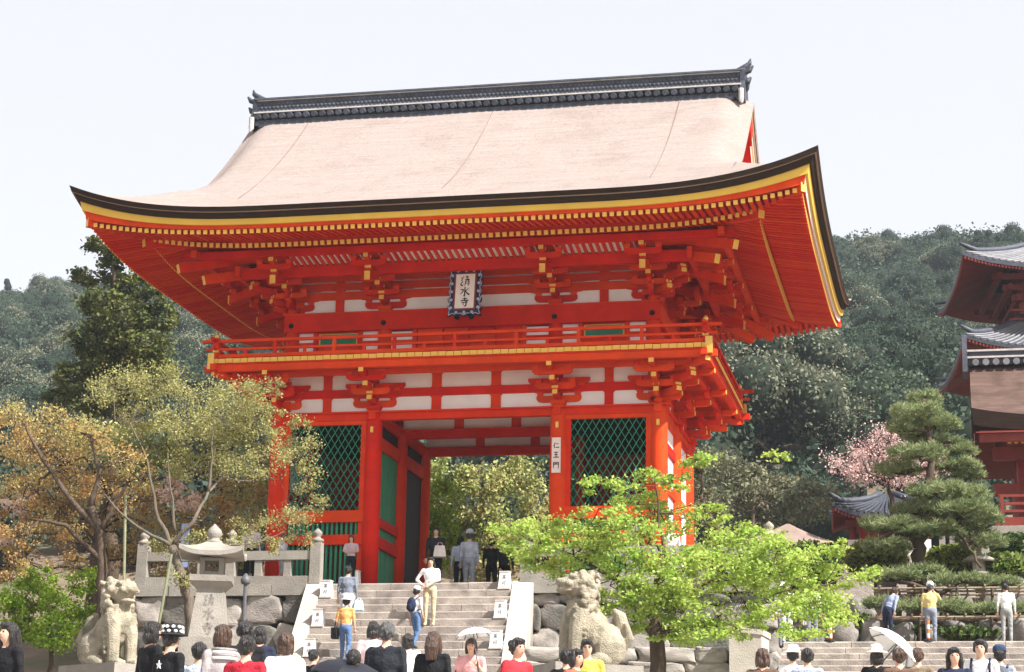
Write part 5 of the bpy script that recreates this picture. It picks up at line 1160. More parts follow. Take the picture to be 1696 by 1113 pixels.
# ---- bark-roofed west gate
Yr, Ye = 13., 9.
R0 = atY(1603, 604, Yr); zr = R0[2]; ze = atY(1614, 690, Ye)[2]
wg = thing('west_gate', 'red temple hall with brown bark gable roof at the edge of the pine garden', 'temple hall', (R0[0] + 4, 11, 0)); lp = loc_part(Matrix.Identity(4), wg)
X0 = R0[0] + .05; X1 = X0 + 10; hd = Yr - Ye
def wz(y, x=None): t = abs(y - Yr) / hd; return zr - (zr - ze) * (1.5 * t - .5 * t * t)
ysw = np.linspace(Yr - hd, Yr + hd, 25)
def sag(x, y): return .28 * max(0., 1 - (x - X0) / 2.5) ** 2 * (abs(y - Yr) / hd) ** 2
mb = MB(); V = []
for y in ysw:
    for x in X0 + (X1 - X0) * np.linspace(0, 1, 12) ** 1.6: V.append((x, y, wz(y) + sag(x, y)))
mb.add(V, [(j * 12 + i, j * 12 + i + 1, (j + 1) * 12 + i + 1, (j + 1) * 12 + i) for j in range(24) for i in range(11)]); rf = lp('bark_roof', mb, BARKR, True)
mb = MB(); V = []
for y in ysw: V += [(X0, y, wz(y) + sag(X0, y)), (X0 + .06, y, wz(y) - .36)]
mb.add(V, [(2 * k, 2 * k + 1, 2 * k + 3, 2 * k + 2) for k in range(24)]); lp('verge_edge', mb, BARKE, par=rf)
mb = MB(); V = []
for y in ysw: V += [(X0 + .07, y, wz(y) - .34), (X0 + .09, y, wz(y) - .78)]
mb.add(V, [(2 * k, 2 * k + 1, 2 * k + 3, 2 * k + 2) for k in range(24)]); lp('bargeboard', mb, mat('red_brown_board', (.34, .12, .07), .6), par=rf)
mb = MB(); V = []
for y in ysw: V += [(X0 + .1, y, wz(y) - .5), (X1, y, wz(y) - .5)]
mb.add(V, [(2 * k, 2 * k + 1, 2 * k + 3, 2 * k + 2) for k in range(24)]); lp('soffit', mb, REDB, par=rf)
mb = MB(); V = []
for x in X0 + (X1 - X0) * np.linspace(0, 1, 14) ** 1.6: V += [(x, Ye, ze + sag(x, Ye)), (x, Ye + .1, ze + sag(x, Ye) * .8 - .45), (x, Ye + .5, ze - .42)]
mb.add(V, [(3 * k + j, 3 * k + j + 1, 3 * k + j + 4, 3 * k + j + 3) for k in range(13) for j in (0, 1)]); lp('eave_edge', mb, BARKE, par=rf)
lp('eave_board', MB().box(X0 + .2, X1, Ye + .1, Ye + .3, ze - .75, ze - .43), REDB, par=rf)
rg = lp('ridge', MB().box(X0 - .05, X1, Yr - .3, Yr + .3, zr - .1, zr + .36), TILE); lp('pale_course', MB().box(X0 - .08, X1, Yr - .4, Yr + .4, zr + .12, zr + .18), TILEL, par=rg); lp('pale_course', MB().box(X0 - .08, X1, Yr - .36, Yr + .36, zr + .35, zr + .41), TILEL, par=rg)
for k in range(14): lp('ridge_tile', MB().tube([(X0 + .2 + k * .32, Yr - .3, zr - .02), (X0 + .2 + k * .32, Yr - .46, zr - .03)], .11, 10), PALE_SUN_TILE, par=rg)
lp('ridge_end_ornament', MB().prism([(Yr - .55, zr - .35), (Yr + .55, zr - .35), (Yr + .4, zr + .3), (Yr + .2, zr + .8), (Yr, zr + 1.0), (Yr - .2, zr + .8), (Yr - .4, zr + .3)], X0 - .22, X0 - .06, 'x'), TILE, par=rg)
fl = atY(1660, 862, 10.2)[2]
lp('gable_wall', MB().add([(X0 + .7, Yr - hd * .8, fl + 3), (X0 + .7, Yr + hd * .8, fl + 3), (X0 + .7, Yr, zr - .6)], [(0, 1, 2)]), BROWNB)
for x in (X0 + 1.5, X0 + 5, X0 + 8.5):
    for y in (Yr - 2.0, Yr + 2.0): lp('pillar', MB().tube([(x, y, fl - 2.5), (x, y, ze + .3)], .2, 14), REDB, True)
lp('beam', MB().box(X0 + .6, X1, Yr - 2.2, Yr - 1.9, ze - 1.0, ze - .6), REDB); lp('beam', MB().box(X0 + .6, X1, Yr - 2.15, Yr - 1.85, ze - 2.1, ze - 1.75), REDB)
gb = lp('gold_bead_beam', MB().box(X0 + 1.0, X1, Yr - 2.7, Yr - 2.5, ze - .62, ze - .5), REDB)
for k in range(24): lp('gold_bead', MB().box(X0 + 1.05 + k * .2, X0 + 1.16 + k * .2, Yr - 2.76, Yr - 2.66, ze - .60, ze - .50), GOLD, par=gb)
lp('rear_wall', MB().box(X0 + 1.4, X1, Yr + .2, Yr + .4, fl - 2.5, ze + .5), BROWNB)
lp('floor', MB().box(X0 + .6, X1, Yr - 3.4, Yr + 3.4, fl - .3, fl), REDB)
for zz in (fl + .15, fl + .38, fl + .62): lp('railing', MB().box(X0 + .7, X1, Yr - 3.4, Yr - 3.3, zz, zz + .08), REDB)
for k in range(6): lp('railing_post', MB().box(X0 + .75 + k * 1.2, X0 + .85 + k * 1.2, Yr - 3.42, Yr - 3.28, fl, fl + .7), REDB)
lp('stone_base', MB().box(X0 + .3, X1, Yr - 3.7, Yr + 3.6, fl - 5, fl - .3), STONEP)
# ---- small red hall with a tiled roof under the pink cherry
Yh = 24; C_ = atY(1470, 850, Yh); hall = thing('bell_tower', 'small red tower hall with pale tile ends under the pink cherry', 'bell tower', (C_[0], Yh, 2)); lp = loc_part(T(C_[0], Yh, 0) @ RZ(rad(4)), hall)
zh = atY(1400, 838, Yh - 1.8)[2]
tiled_roof(lp, 0, 0, 2.05, 2.0, zh - .35, .95, .45, .12, 16, 'FL', .35, rm=TILE)
lp('core_wall', MB().box(-1.05, 1.05, -.9, .9, 0, zh), mat('bright_red_wall', (.45, .04, .02), .6))
for x in (-1.3, 1.3):
    for y in (-1.15, 1.15): lp('pillar', MB().tube([(x * 1.05, y * 1.05, 0), (x, y, zh)], .13, 10), REDB, True)
lp('plaster_skirt', MB().box(-1.5, 1.5, -1.35, 1.35, -1, atY(1440, 903, Yh)[2]), PLASTER)
lp('beam', MB().box(-1.6, 1.6, -1.3, -1.1, zh - .7, zh - .45), REDB)
# ---- low bark roof between the maple and the pine
Yk = 16; K_ = atY(1305, 868, Yk); kio = thing('garden_pavilion', 'low pavilion with a brown bark pyramid roof behind the maple', 'pavilion', (K_[0], Yk, 0)); lp = loc_part(T(K_[0], Yk, 0), kio)
zk = atY(1305, 905, Yk - 1.4)[2]; zz_k = K_[2]; V = []
mb = MB()
for i in range(7):
    t = i / 6; h = 1.6 * (1 - t) + .05
    for k in range(4):
        for j in range(6):
            u = 2 * j / 6 - 1; a, b = [(u, -1), (1, u), (-u, 1), (-1, -u)][k]; V.append((a * h, b * h, zk + (zz_k - zk) * (.8 * t + .2 * t * t) + .1 * abs(u) ** 3 * (1 - t)))
mb.add(V, [(i * 24 + j, i * 24 + (j + 1) % 24, (i + 1) * 24 + (j + 1) % 24, (i + 1) * 24 + j) for i in range(6) for j in range(24)]); lp('bark_roof', mb, mat('bark_thatch_grey', (.27, .20, .17), .95, .2, 1, .4, 24, .1), True)
lp('roof_edge', MB().taper(0, 0, zk - .14, zk + .001, 1.5, 1.5, 1.58, 1.58), BARKE)
for x in (-1.1, 1.1):
    for y in (-1.1, 1.1): lp('post', MB().box(x - .08, x + .08, y - .08, y + .08, -.5, zk), BROWNB)
# ---- pale stone fence in front of the hall
Yf = 6.; a_ = atY(1548, 880, Yf); zf0 = atY(1600, 912, Yf)[2]; fen = thing('stone_fence', 'pale stone post-and-rail fence behind the pine', 'fence', (a_[0] + 2, Yf, zf0))
part('top_rail', MB().box(a_[0], a_[0] + 5, Yf - .09, Yf + .09, a_[2] - .1, a_[2] + .1), STONEP, fen)
part('foot_rail', MB().box(a_[0], a_[0] + 5, Yf - .1, Yf + .1, zf0 - .15, zf0), STONEP, fen)
for k in range(17): part('post', MB().box(a_[0] + .12 + k * .29, a_[0] + .29 + k * .29, Yf - .07, Yf + .07, zf0, a_[2] - .09), STONEP, fen)
part('retaining_base', MB().box(a_[0] - 3, a_[0] + 8, Yf - .3, Yf + 9, TZ - .5, zf0 - .15), STONE, fen)
# ---- small garden lantern
Yg = .6; c = atY(1622, 940, Yg); gl = thing('garden_lantern', 'small snow-viewing stone lantern among the clipped bushes', 'stone lantern', (c[0], Yg, TZ))
zl = atY(1622, 930, Yg)[2]
part('lantern_roof', MB().lathe([(.42, 0), (.40, .06), (.25, .14), (.10, .2), (.06, .26), (.08, .3), (.02, .36)], 16, (c[0], Yg, zl)), STONEP, gl, True)
part('fire_box', MB().lathe([(.17, -.28), (.17, 0)], 6, (c[0], Yg, zl)), STONE, gl); part('stand', MB().lathe([(.12, TZ - zl - .1), (.09, -.5), (.2, -.36), (.24, -.28)], 12, (c[0], Yg, zl)), STONEP, gl, True)
# ---- orange and white barrier posts at the head of the side stairs
ORG = mat('barrier_orange', (.75, .16, .03), .5); WHT = mat('barrier_white', (.8, .8, .78), .5)
for i, (px, lb) in enumerate(((1376, 'orange and white barrier post nearest the maple tips'), (1538, 'orange and white barrier post below the man in yellow'))):
    x = atY(px, 1060, -4.05)[0]; b = thing('barrier_post', lb, 'barrier', (x, -4.05, TZ), group='barrier posts')
    for k in range(5): part('band', MB().tube([(x, -4.05, TZ + .1 * k), (x, -4.05, TZ + .1 * (k + 1))], .035, 10), ORG if k % 2 == 0 else WHT, b)
    part('foot', MB().lathe([(.17, 0), (.16, .04), (.07, .07)], 12, (x, -4.05, TZ)), DARK, b)
# ---- pale blue banner by the balustrade
bn = atY(307, 888, -1.2); ba = thing('banner', 'narrow pale blue banner on a pole behind the stone lantern', 'banner', (bn[0], -1.2, 0)); part('cloth', MB().box(bn[0] - .12, bn[0] + .12, -1.21, -1.19, .55, 1.75), mat('banner_cloth', (.30, .36, .58), .8), ba); part('pole', MB().tube([(bn[0] + .14, -1.2, 0), (bn[0] + .14, -1.2, 1.85)], .018, 6), IRON, ba)
# ================================================================ PEOPLE
def cmat(c, r=.8):
    n = 'cloth_%02x%02x%02x' % tuple(int(max(0, min(1, v)) * 255) for v in c)
    return mat(n, c, r, .22, 6, 1., 8, .15)
SKIN = mat('skin', (.56, .34, .24), .55, .06, 12); EYE = mat('eye_dark', (.02, .015, .012), .4); LIP = mat('lip', (.40, .13, .11), .5)
HAIRC = {'black': mat('hair_black', (.014, .011, .010), .4, .6, 40, 1., 45, .5, stretch=(1, 1, .12)), 'brown': mat('hair_brown', (.06, .030, .018), .4, .6, 40, 1., 45, .5, stretch=(1, 1, .12)), 'grey': mat('hair_grey', (.07, .068, .068), .5, .6, 40, 1., 45, .5, stretch=(1, 1, .12))}
def seg_dist(P, a, b):
    a = np.array(a); b = np.array(b); ab = b - a; t = np.clip(((P - a) @ ab) / (ab @ ab + 1e-9), 0, 1)[:, None]; return np.linalg.norm(P - (a + ab * t), axis=1)
def hand(mb, w, d, side, m):                                   # palm, four fingers of unequal length with a bend, thumb from the palm's side
    w = Vector(w); d = Vector(d).normalized(); up = Vector((0, -1, .2)); r = d.cross(up); r = r.normalized() if r.length > .05 else Vector((1, 0, 0)); u = r.cross(d)
    Mh = Matrix((r, d, u)).transposed()
    mb.blob(w + d * .045, (.040, .055, .017), 8, 6, m, Mh)
    for k, L in enumerate((.062, .072, .067, .052)):
        a = w + d * .088 + r * ((k - 1.5) * .0185); mb.tube([a, a + d * L * .5 - u * .006, a + d * L * .85 - u * .022], [.0095, .0088, .007], 6, m)
    a = w + d * .035 + r * (.034 * side); mb.tube([a, a + d * .03 + r * (.024 * side), a + d * .06 + r * (.028 * side) - u * .01], [.011, .010, .008], 6, m)
def person(label, pos, rz, H, top, bottom, hair='black', hs='short', sleeve='long', pose='stand', hat=None, shoes=(.03, .03, .03), skirt=False, fat=1., group=None, arms=None, walk=0., bend=0., turn=0., extra=None):
    """pos: feet; rz: 0 faces the viewer (-Y); H: standing height"""
    s = H / 1.70; t = thing('person', label, 'person', pos, rz, group, s); M0 = WM[t]
    mb = MB(); segs = []
    f = fat; cb, sb = math.cos(bend), math.sin(bend)
    def B(p):                                                   # bend the trunk forward (towards -Y) about the hips
        x, y, z = p; z -= .92; return (x, y * cb - z * sb, .92 + z * cb + y * sb)
    def el(c, r, tg): mb.blob(B(c), r, 12, 8); segs.append((B((c[0] - r[0] * .6, c[1], c[2])), B((c[0] + r[0] * .6, c[1], c[2])), min(r), tg))
    def tb(P, R, tg, n=10):
        mb.tube(P, R, n)
        for i in range(len(P) - 1): segs.append((P[i], P[i + 1], (R[i] + R[i + 1]) / 2, tg))
    el((0, 0, .95), (.165 * f, .118 * f, .13), 'b'); el((0, 0, 1.08), (.150 * f, .108 * f, .14), 't'); el((0, 0, 1.25), (.172 * f, .118 * f, .17), 't'); el((0, .005, 1.385), (.195, .085, .065), 't')
    for sd in (-1, 1):
        mb.blob(B((sd * .165, 0, 1.385)), (.065, .065, .062), 10, 7); segs.append((B((sd * .165, 0, 1.385)), B((sd * .166, 0, 1.385)), .06, 't'))
    tb([B((0, .01, 1.38)), B((0, -.005, 1.52))], [.058, .052], 's')
    hc = B((0, -.02, 1.60)); hm = RZ(turn); hx = Vector(hc)
    def Hd(p): q = hm @ Vector(p); return (hx.x + q.x, hx.y + q.y, hx.z + q.z)
    for c, r in (((0, .012, .015), (.076, .094, .098)), ((0, -.03, -.055), (.056, .06, .062)), ((0, -.03, -.02), (.066, .062, .06))): mb.blob(Hd(c), r, 14, 10, 0, hm.to_3x3())
    mb.blob(Hd((0, -.098, -.022)), (.013, .018, .022), 8, 6)
    for sd in (-1, 1): mb.blob(Hd((sd * .077, .012, -.012)), (.012, .02, .03), 8, 6)
    segs.append((Hd((0, 0, -.06)), Hd((0, 0, .06)), .08, 's'))
    hips = {}
    for sd in (-1, 1):
        w = walk * sd; kn = (sd * .098, -.10 * max(w, 0) - .02, .50); an = (sd * .10, .16 * (-w) if w < 0 else -.10 * w, .085 + .03 * max(0, -w))
        tb([(sd * .09, 0, .90), kn, an], [.088 * f, .062, .044], 'b'); tb([an, (an[0], an[1] - .05, .05), (an[0] + sd * .01, an[1] - .15, .035)], [.042, .045, .034], 'f', 8)
    if skirt:
        mb.lathe([(.17 * f, .98), (.20 * f, .80), (.24 * f, .62), (.25 * f, .52)], 16); segs.append(((0, 0, .98), (0, 0, .52), .2, 'b'))
    AR = {'stand': ((.225, .02, 1.13), (.235, -.04, .90)), 'hip': ((.36, .05, 1.16), (.19, -.10, 1.02)), 'front': ((.23, -.04, 1.14), (.10, -.20, 1.10)), 'up': ((.25, -.10, 1.17), (.12, -.22, 1.36)), 'hold': ((.23, -.06, 1.15), (.14, -.22, 1.27)), 'face': ((.28, -.12, 1.25), (.08, -.16, 1.52)), 'bag': ((.24, .0, 1.14), (.25, -.12, 1.0)), 'cross': ((.24, -.06, 1.17), (-.06, -.18, 1.16))}
    ps = arms or (pose, pose); hands = []
    for sd, pz in zip((-1, 1), ps):
        e, w = AR[pz]; e = B((sd * e[0], e[1], e[2])); w = B((sd * w[0], w[1], w[2])); sh = B((sd * .185, 0, 1.385))
        m_ = tuple((sh[i] + e[i]) / 2 for i in range(3))
        tb([sh, m_], [.056 * f, .048], 't'); tb([m_, e], [.049, .042], 't' if sleeve != 'none' else 's'); tb([e, w], [.042, .029], 't' if sleeve == 'long' else 's')
        hands.append((w, tuple(w[i] - e[i] for i in range(3)), sd))
    me = fuse(mb, .021, 3); nf = len(me.polygons); C = np.zeros(nf * 3, np.float32); me.polygons.foreach_get('center', C); C = C.reshape(-1, 3)
    tags = ['s', 't', 'b', 'f']; best = np.full(nf, 9.); idx = np.zeros(nf, np.int32)
    for a, b, r, tg in segs:
        d = seg_dist(C, a, b) - r; k = d < best; best[k] = d[k]; idx[k] = tags.index(tg)
    nv = len(me.vertices); co = np.zeros(nv * 3, np.float32); me.vertices.foreach_get('co', co); co = co.reshape(-1, 3)
    ft = np.array([tuple(p.vertices) for p in me.polygons], dtype=object)
    vs = [tuple(v) for v in co]; fs = [tuple(p) for p in ft]; body = MB(); body.v = vs; body.f = fs; body.m = idx.tolist()
    for w, d, sd in hands: hand(body, w, d, -sd, 0)
    for sd in (-1, 1):
        body.blob(Hd((sd * .03, -.083, .002)), (.014, .008, .008), 8, 5, 4, hm.to_3x3()); body.tube([Hd((sd * .046, -.078, .026)), Hd((sd * .018, -.09, .028))], .0045, 5, 4)
    body.blob(Hd((0, -.089, -.062)), (.022, .008, .007), 8, 5, 5, hm.to_3x3())
    put('body', body.mesh('body', [SKIN, cmat(top), cmat(bottom), cmat(shoes), EYE, LIP], True), t, M0)
    def kid(nm, b_, m, smooth=True): b_.v = [tuple(M0 @ Vector(v)) for v in b_.v]; return part(nm, b_, m, t, smooth)
    if hs != 'none':
        hb = MB(); hb.blob((0, .022, .026), (.086, .100, .100), 14, 10); hb.blob((0, -.05, .075), (.07, .045, .035), 12, 7); hb.blob((0, .06, -.03), (.075, .05, .07), 12, 7)
        for sd in (-1, 1): hb.blob((sd * .072, .02, -.005), (.022, .05, .06), 10, 6)
        if hs == 'bob':
            hb.blob((0, .06, -.07), (.09, .06, .08), 12, 8)
            for sd in (-1, 1): hb.blob((sd * .078, .01, -.05), (.026, .058, .09), 10, 7)
        if hs == 'long':
            hb.tube([(0, .07, .04), (0, .10, -.1), (0, .10, -.26)], [.085, .095, .07], 12)
            for sd in (-1, 1): hb.tube([(sd * .075, .0, .04), (sd * .088, -.005, -.08), (sd * .085, .02, -.24)], [.03, .034, .02], 8)
        if hs == 'bun': hb.blob((0, .13, .05), (.055, .05, .055), 10, 7)
        rr_ = random.Random(label)
        for _ in range(26):
            a = rr_.uniform(0, 2 * PI); z = rr_.uniform(-.5, 1); q = math.sqrt(max(0, 1 - z * z)); hb.tube([(.088 * q * math.cos(a), .022 + .102 * q * math.sin(a), .028 + .10 * z), (.096 * math.cos(a) * min(1, q + .2), .026 + .108 * math.sin(a) * min(1, q + .2), .028 + .10 * z - .05)], [.016, .007], 6) if not (math.sin(a) < -.45 and z < .5) else None
        hm_ = fuse(hb, .011, 1, .4)
        o = MB(); o.v = [Hd(v.co) for v in hm_.vertices]; o.f = [tuple(p.vertices) for p in hm_.polygons]; o.m = [0] * len(o.f); bpy.data.meshes.remove(hm_)
        kid('hair', o, HAIRC[hair])
    if hat:
        kind, c = hat; hb = MB()
        if kind == 'brim': hb.lathe([(.19, .045), (.185, .052), (.105, .075), (.10, .13), (.085, .165), (.04, .18), (.005, .182)], 20)
        if kind in ('cap', 'dots'):
            hb.lathe([(.103, .045), (.106, .08), (.098, .13), (.06, .165), (.005, .175)], 18); hb.prism([(-.075, -.09), (.075, -.09), (.06, -.17), (0, -.185), (-.06, -.17)], .045, .058, 'z')
            if kind == 'dots': hb.lathe([(.15, .03), (.147, .04), (.105, .06)], 18)
        hb.v = [Hd(v) for v in hb.v]; ho = kid('hat', hb, cmat(c))
        if kind == 'dots':
            for a in range(9):
                for z, rr in ((.075, .108), (.125, .102)):
                    an = a * 2 * PI / 9 + z * 9; db = MB().blob((rr * math.cos(an), rr * math.sin(an), z), (.022, .022, .018), 8, 5); db.v = [Hd(v) for v in db.v]; kid('dot', db, cmat((.8, .8, .8))).parent = t
    if extra: extra(kid, B, Hd)
    return t
def parasol(label, handp, topp, r, c, group=None, tilt=(0, 0)):
    """open parasol: canopy of eight panels, ribs, shaft, handle; topp = canopy centre"""
    h = Vector(handp); p = Vector(topp); ax = (p - h).normalized(); q = ax.to_track_quat('Z', 'Y').to_matrix().to_4x4(); M = T(*p) @ q
    t = thing('parasol', label, 'parasol', handp, group=group)
    for k in range(8):
        V = []
        for i in range(5):
            u = i / 4
            for j in range(4):
                a = (k + j / 3) * PI / 4; rr = r * math.sin(u * 1.25) / math.sin(1.25) * (1 - .05 * math.sin(PI * j / 3) * u); V.append(M @ Vector((rr * math.cos(a), rr * math.sin(a), r * .42 * (math.cos(u * 1.25) - 1) / (1 - math.cos(1.25)) + .0)))
        part('canopy_panel', MB().add(V, [(i * 4 + j, (i + 1) * 4 + j, (i + 1) * 4 + j + 1, i * 4 + j + 1) for i in range(4) for j in range(3)]), c, t, True)
        a = k * PI / 4; part('rib', MB().tube([M @ Vector((r * math.sin(u * 1.25) / math.sin(1.25) * math.cos(a) * .99, r * math.sin(u * 1.25) / math.sin(1.25) * math.sin(a) * .99, r * .42 * (math.cos(u * 1.25) - 1) / (1 - math.cos(1.25)) - .012)) for u in (0, .33, .66, 1)], .006, 5), IRON, t)
    part('shaft', MB().tube([h, p + ax * .06], .009, 6), IRON, t); part('handle', MB().tube([h - ax * .12, h + ax * .04], .016, 7), BRK, t)
    return t
def backpack(c):
    def f(kid, B, Hd):
        b = MB().blob(B((0, .19, 1.22)), (.15, .10, .21), 12, 9); b.blob(B((0, .27, 1.14)), (.11, .05, .11), 10, 7); kid('backpack', b, cmat(c))
        for sd in (-1, 1): kid('strap', MB().tube([B((sd * .11, .12, 1.40)), B((sd * .12, 0, 1.455)), B((sd * .12, -.115, 1.33)), B((sd * .13, -.08, 1.12)), B((sd * .13, .1, 1.06))], .018, 6), cmat(c))
    return f
def shoulder_bag(c, x=-.26, z=.92, w=(.07, .13, .14)):
    def f(kid, B, Hd): kid('bag', MB().box(x - w[0], x + w[0], -w[1], w[1], z - w[2], z + w[2]), cmat(c), False); kid('bag_strap', MB().tube([(x, -.06, z + w[2]), (x * .72, 0, 1.44), (x, .06, z + w[2])], .012, 6), cmat(c))
    return f
def held_bag(c, x=.2, y=-.22, z=1.05, r=(.15, .11, .13)):
    def f(kid, B, Hd):
        b = fuse(MB().taper(x, y, z - r[2], z + r[2], r[0], r[1], r[0] * .72, r[1] * .6).tube([(x - r[0] * .4, y, z + r[2] * .9), (x - r[0] * .3, y, z + r[2] * 1.5), (x + r[0] * .3, y, z + r[2] * 1.5), (x + r[0] * .4, y, z + r[2] * .9)], .014, 6), .014, 3); o = MB(); o.v = [tuple(v.co) for v in b.vertices]; o.f = [tuple(p.vertices) for p in b.polygons]; o.m = [0] * len(o.f); bpy.data.meshes.remove(b); kid('bag', o, cmat(c))
    return f
def glasses(kid, B, Hd):
    for sd in (-1, 1): kid('glasses', MB().tube([Hd((sd * .03 + .02 * math.cos(a), -.098, .002 + .016 * math.sin(a))) for a in np.linspace(0, 2 * PI, 9)], .003, 5), EYE)
def star(kid, B, Hd):
    P = [(.05 * (1 if k % 2 == 0 else .45) * math.sin(k * PI / 5) + .02, 1.30 + .05 * (1 if k % 2 == 0 else .45) * math.cos(k * PI / 5)) for k in range(10)]
    kid('star_print', MB().prism(P, .122, .13, 'y'), cmat((.8, .8, .8)), False)
def shirt_print(kid, B, Hd):
    b = MB()
    for k in range(7): b.prism([(-.09 + k * .027, 1.16), (-.07 + k * .027, 1.15 + .03 * (k % 3)), (-.075 + k * .027, 1.25 - .03 * (k % 2))], .122, .13, 'y')
    kid('back_print', b, cmat((.78, .74, .72)), False)
def stripes(kid, B, Hd):
    for k in range(4): kid('hood_stripe', MB().tube([(.15 * math.cos(a), .02 + .12 * math.sin(a), 1.44 - .03 * k) for a in np.linspace(.2, PI - .2, 7)], .018, 6), cmat((.75, .72, .70) if k % 2 else (.25, .22, .22)))
def on_ground(px, py, hw, hat_h=0.):
    """visitor on the approach: distance from the width of the head, height from the ground below"""
    D = FPX * .195 / hw; p = atD(px, py, D); z = gz(p[0], p[1]) + .02; H = p[2] - hat_h - z
    return (p[0], p[1], z), min(1.86, max(1.42, H))
BK = (.012, .012, .014); NV = (.02, .025, .05); WH = (.78, .77, .76); GY = (.22, .24, .30); JN = (.10, .17, .32); KH = (.50, .40, .26); LB = (.52, .60, .72); PK = (.62, .30, .30); RD = (.36, .02, .035); OR = (.72, .36, .13); YE_ = (.62, .50, .22); BR = (.12, .07, .05)
BACK = PI
CROWD = [  # label, px, py(top of head), head width, facing, top, bottom, hair, style, extras
    ('person in a black jacket standing before the bright green bush', 16, 1030, 28, -.4, BK, BK, 'black', 'long', {}),
    ('short-haired person in a black T-shirt beside the dotted hat', 252, 1029, 28, BACK - .7, BK, NV, 'black', 'bob', dict(sleeve='short')),
    ('person in a black top with a white star and a dotted hat', 284, 1033, 30, BACK - .5, BK, BK, 'black', 'short', dict(hat=('dots', (.02, .02, .02)), extra=star, sleeve='short')),
    ('dark-haired man in a pale blue-white shirt seen from behind', 331, 1063, 29.5, BACK, LB, NV, 'black', 'short', {}),
    ('brown-haired woman with a striped hood turning her head', 370, 1034, 30, BACK + .9, (.30, .27, .27), BK, 'brown', 'bob', dict(extra=stripes)),
    ('man in dark clothes with cropped black hair behind the red shirt', 407, 1028, 28, BACK + .5, BK, NV, 'black', 'short', {}),
    ('small dark-haired person in navy beside the cropped-haired man', 431, 1037, 22, BACK + .3, NV, NV, 'black', 'bob', {}),
    ('man in a crimson T-shirt with a white back print', 409, 1052, 33, BACK, RD, NV, 'black', 'short', dict(sleeve='short', extra=shirt_print)),
    ('brown-haired woman in a white top next to the crimson shirt', 474, 1047, 30, BACK + .5, WH, JN, 'brown', 'bob', {}),
    ('black-haired visitor just under the edge of the black umbrella', 519, 1090, 22, BACK - .6, BK, BK, 'black', 'short', {}),
    ('dark-haired woman in a pale pink blouse on the lower stairs', 619, 1028, 20, BACK + .2, (.70, .50, .50), NV, 'black', 'bob', {}),
    ('grey-haired man in a dark suit seen from behind', 641, 1030, 28, BACK, (.018, .02, .026), BK, 'grey', 'short', dict(fat=1.12)),
    ('dark-haired child in a white top in front of the backpacker', 676, 1049, 20, BACK, WH, LB, 'black', 'bob', {}),
    ('woman with long brown hair in a black top', 718, 1046, 26, BACK, BK, BK, 'brown', 'long', {}),
    ('woman in a pink polo shirt holding a small white parasol', 781, 1057, 22, 0.1, PK, NV, 'brown', 'bob', dict(arms=('bag', 'hold'), sleeve='short', extra=shoulder_bag(BK))),
    ('dark-haired woman in a red top beside the stair lantern', 857, 1056, 29, .9, (.42, .03, .04), BK, 'black', 'bun', {}),
    ('dark head of a visitor below the seated statue', 938, 1100, 28, BACK, BK, BK, 'black', 'short', {}),
    ('dark-haired woman in front of the granite lion-dog statue', 954, 1074, 29, 1.0, (.30, .10, .06), BK, 'black', 'bob', {}),
    ('man with glasses in an orange-yellow shirt before the statue', 973, 1058, 26, .2, (.75, .42, .08), KH, 'black', 'short', dict(extra=glasses)),
    ('brown-haired visitor near the sunlit stone pier', 1263, 1090, 29, BACK, BR, BR, 'brown', 'bob', {}),
    ('visitor in a white sun hat next to the balding man', 1313, 1094, 24, BACK, WH, WH, 'black', 'short', dict(hat=('brim', (.78, .77, .74)))),
    ('man with thinning hair in a grey-blue shirt', 1337, 1075, 27, BACK, (.36, .40, .48), NV, 'black', 'short', {}),
    ('woman in a cream brimmed hat under the large white parasol', 1452, 1084, 26, BACK, BK, BK, 'black', 'bob', dict(hat=('brim', (.78, .74, .66)), arms=('stand', 'hold'))),
    ('brown-haired person between the cream hat and the long-haired woman', 1489, 1090, 28, BACK + .3, BR, BR, 'brown', 'short', {}),
    ('brown head of a short visitor under the white parasol rim', 1520, 1097, 26, BACK, (.2, .15, .1), BR, 'brown', 'short', {}),
    ('woman with long dark hair facing away from the stairs', 1580, 1071, 29, .1, NV, BK, 'black', 'long', {}),
    ('young man in a white and navy shirt facing away from the stairs', 1623, 1058, 27, -.1, WH, NV, 'black', 'short', dict(extra=backpack(NV))),
    ('child in a dark blue cap behind the young man', 1655, 1070, 25, BACK, (.30, .34, .40), NV, 'black', 'short', dict(hat=('cap', (.03, .05, .10)), extra=backpack((.08, .09, .11)))),
]
for lb, px, py, hw, rz, tp, bt, hr, hs, kw in CROWD:
    hh = .06 if kw.get('hat') else .02; pos, H = on_ground(px, py, hw, hh * 1.0); person(lb, pos, rz, H, tp, bt, hr, hs, **kw)
    if 'small white parasol' in lb:
        M = T(*pos) @ RZ(rz) @ Matrix.Scale(H / 1.7, 4); h = M @ Vector((.14, -.26, 1.29)); c = atY(783, 1040, h.y)
        parasol('small white parasol held up by the woman in pink', h, Vector((c[0], h.y, c[2])), .27 * FPX / 3424, mat('white_silk', (.82, .82, .80), .7, .03, 5))
    if 'large white parasol' in lb:
        M = T(*pos) @ RZ(rz) @ Matrix.Scale(H / 1.7, 4); h = M @ Vector((.14, -.26, 1.29)); c = atY(1494, 1061, h.y + .1)
        parasol('large white parasol tilted over the woman in the cream hat', h, Vector((c[0], h.y + .1, c[2] + .02)), .40, mat('white_silk', (.82, .82, .80)))
pos, H = on_ground(585, 1108, 30)
person('visitor hidden beneath the wide black umbrella', pos, BACK, H, BK, BK, 'black', 'short', arms=('stand', 'hold'))
M = T(*pos) @ RZ(BACK) @ Matrix.Scale(H / 1.7, 4); h = M @ Vector((.14, -.26, 1.29)); c = atY(586, 1094, h.y)
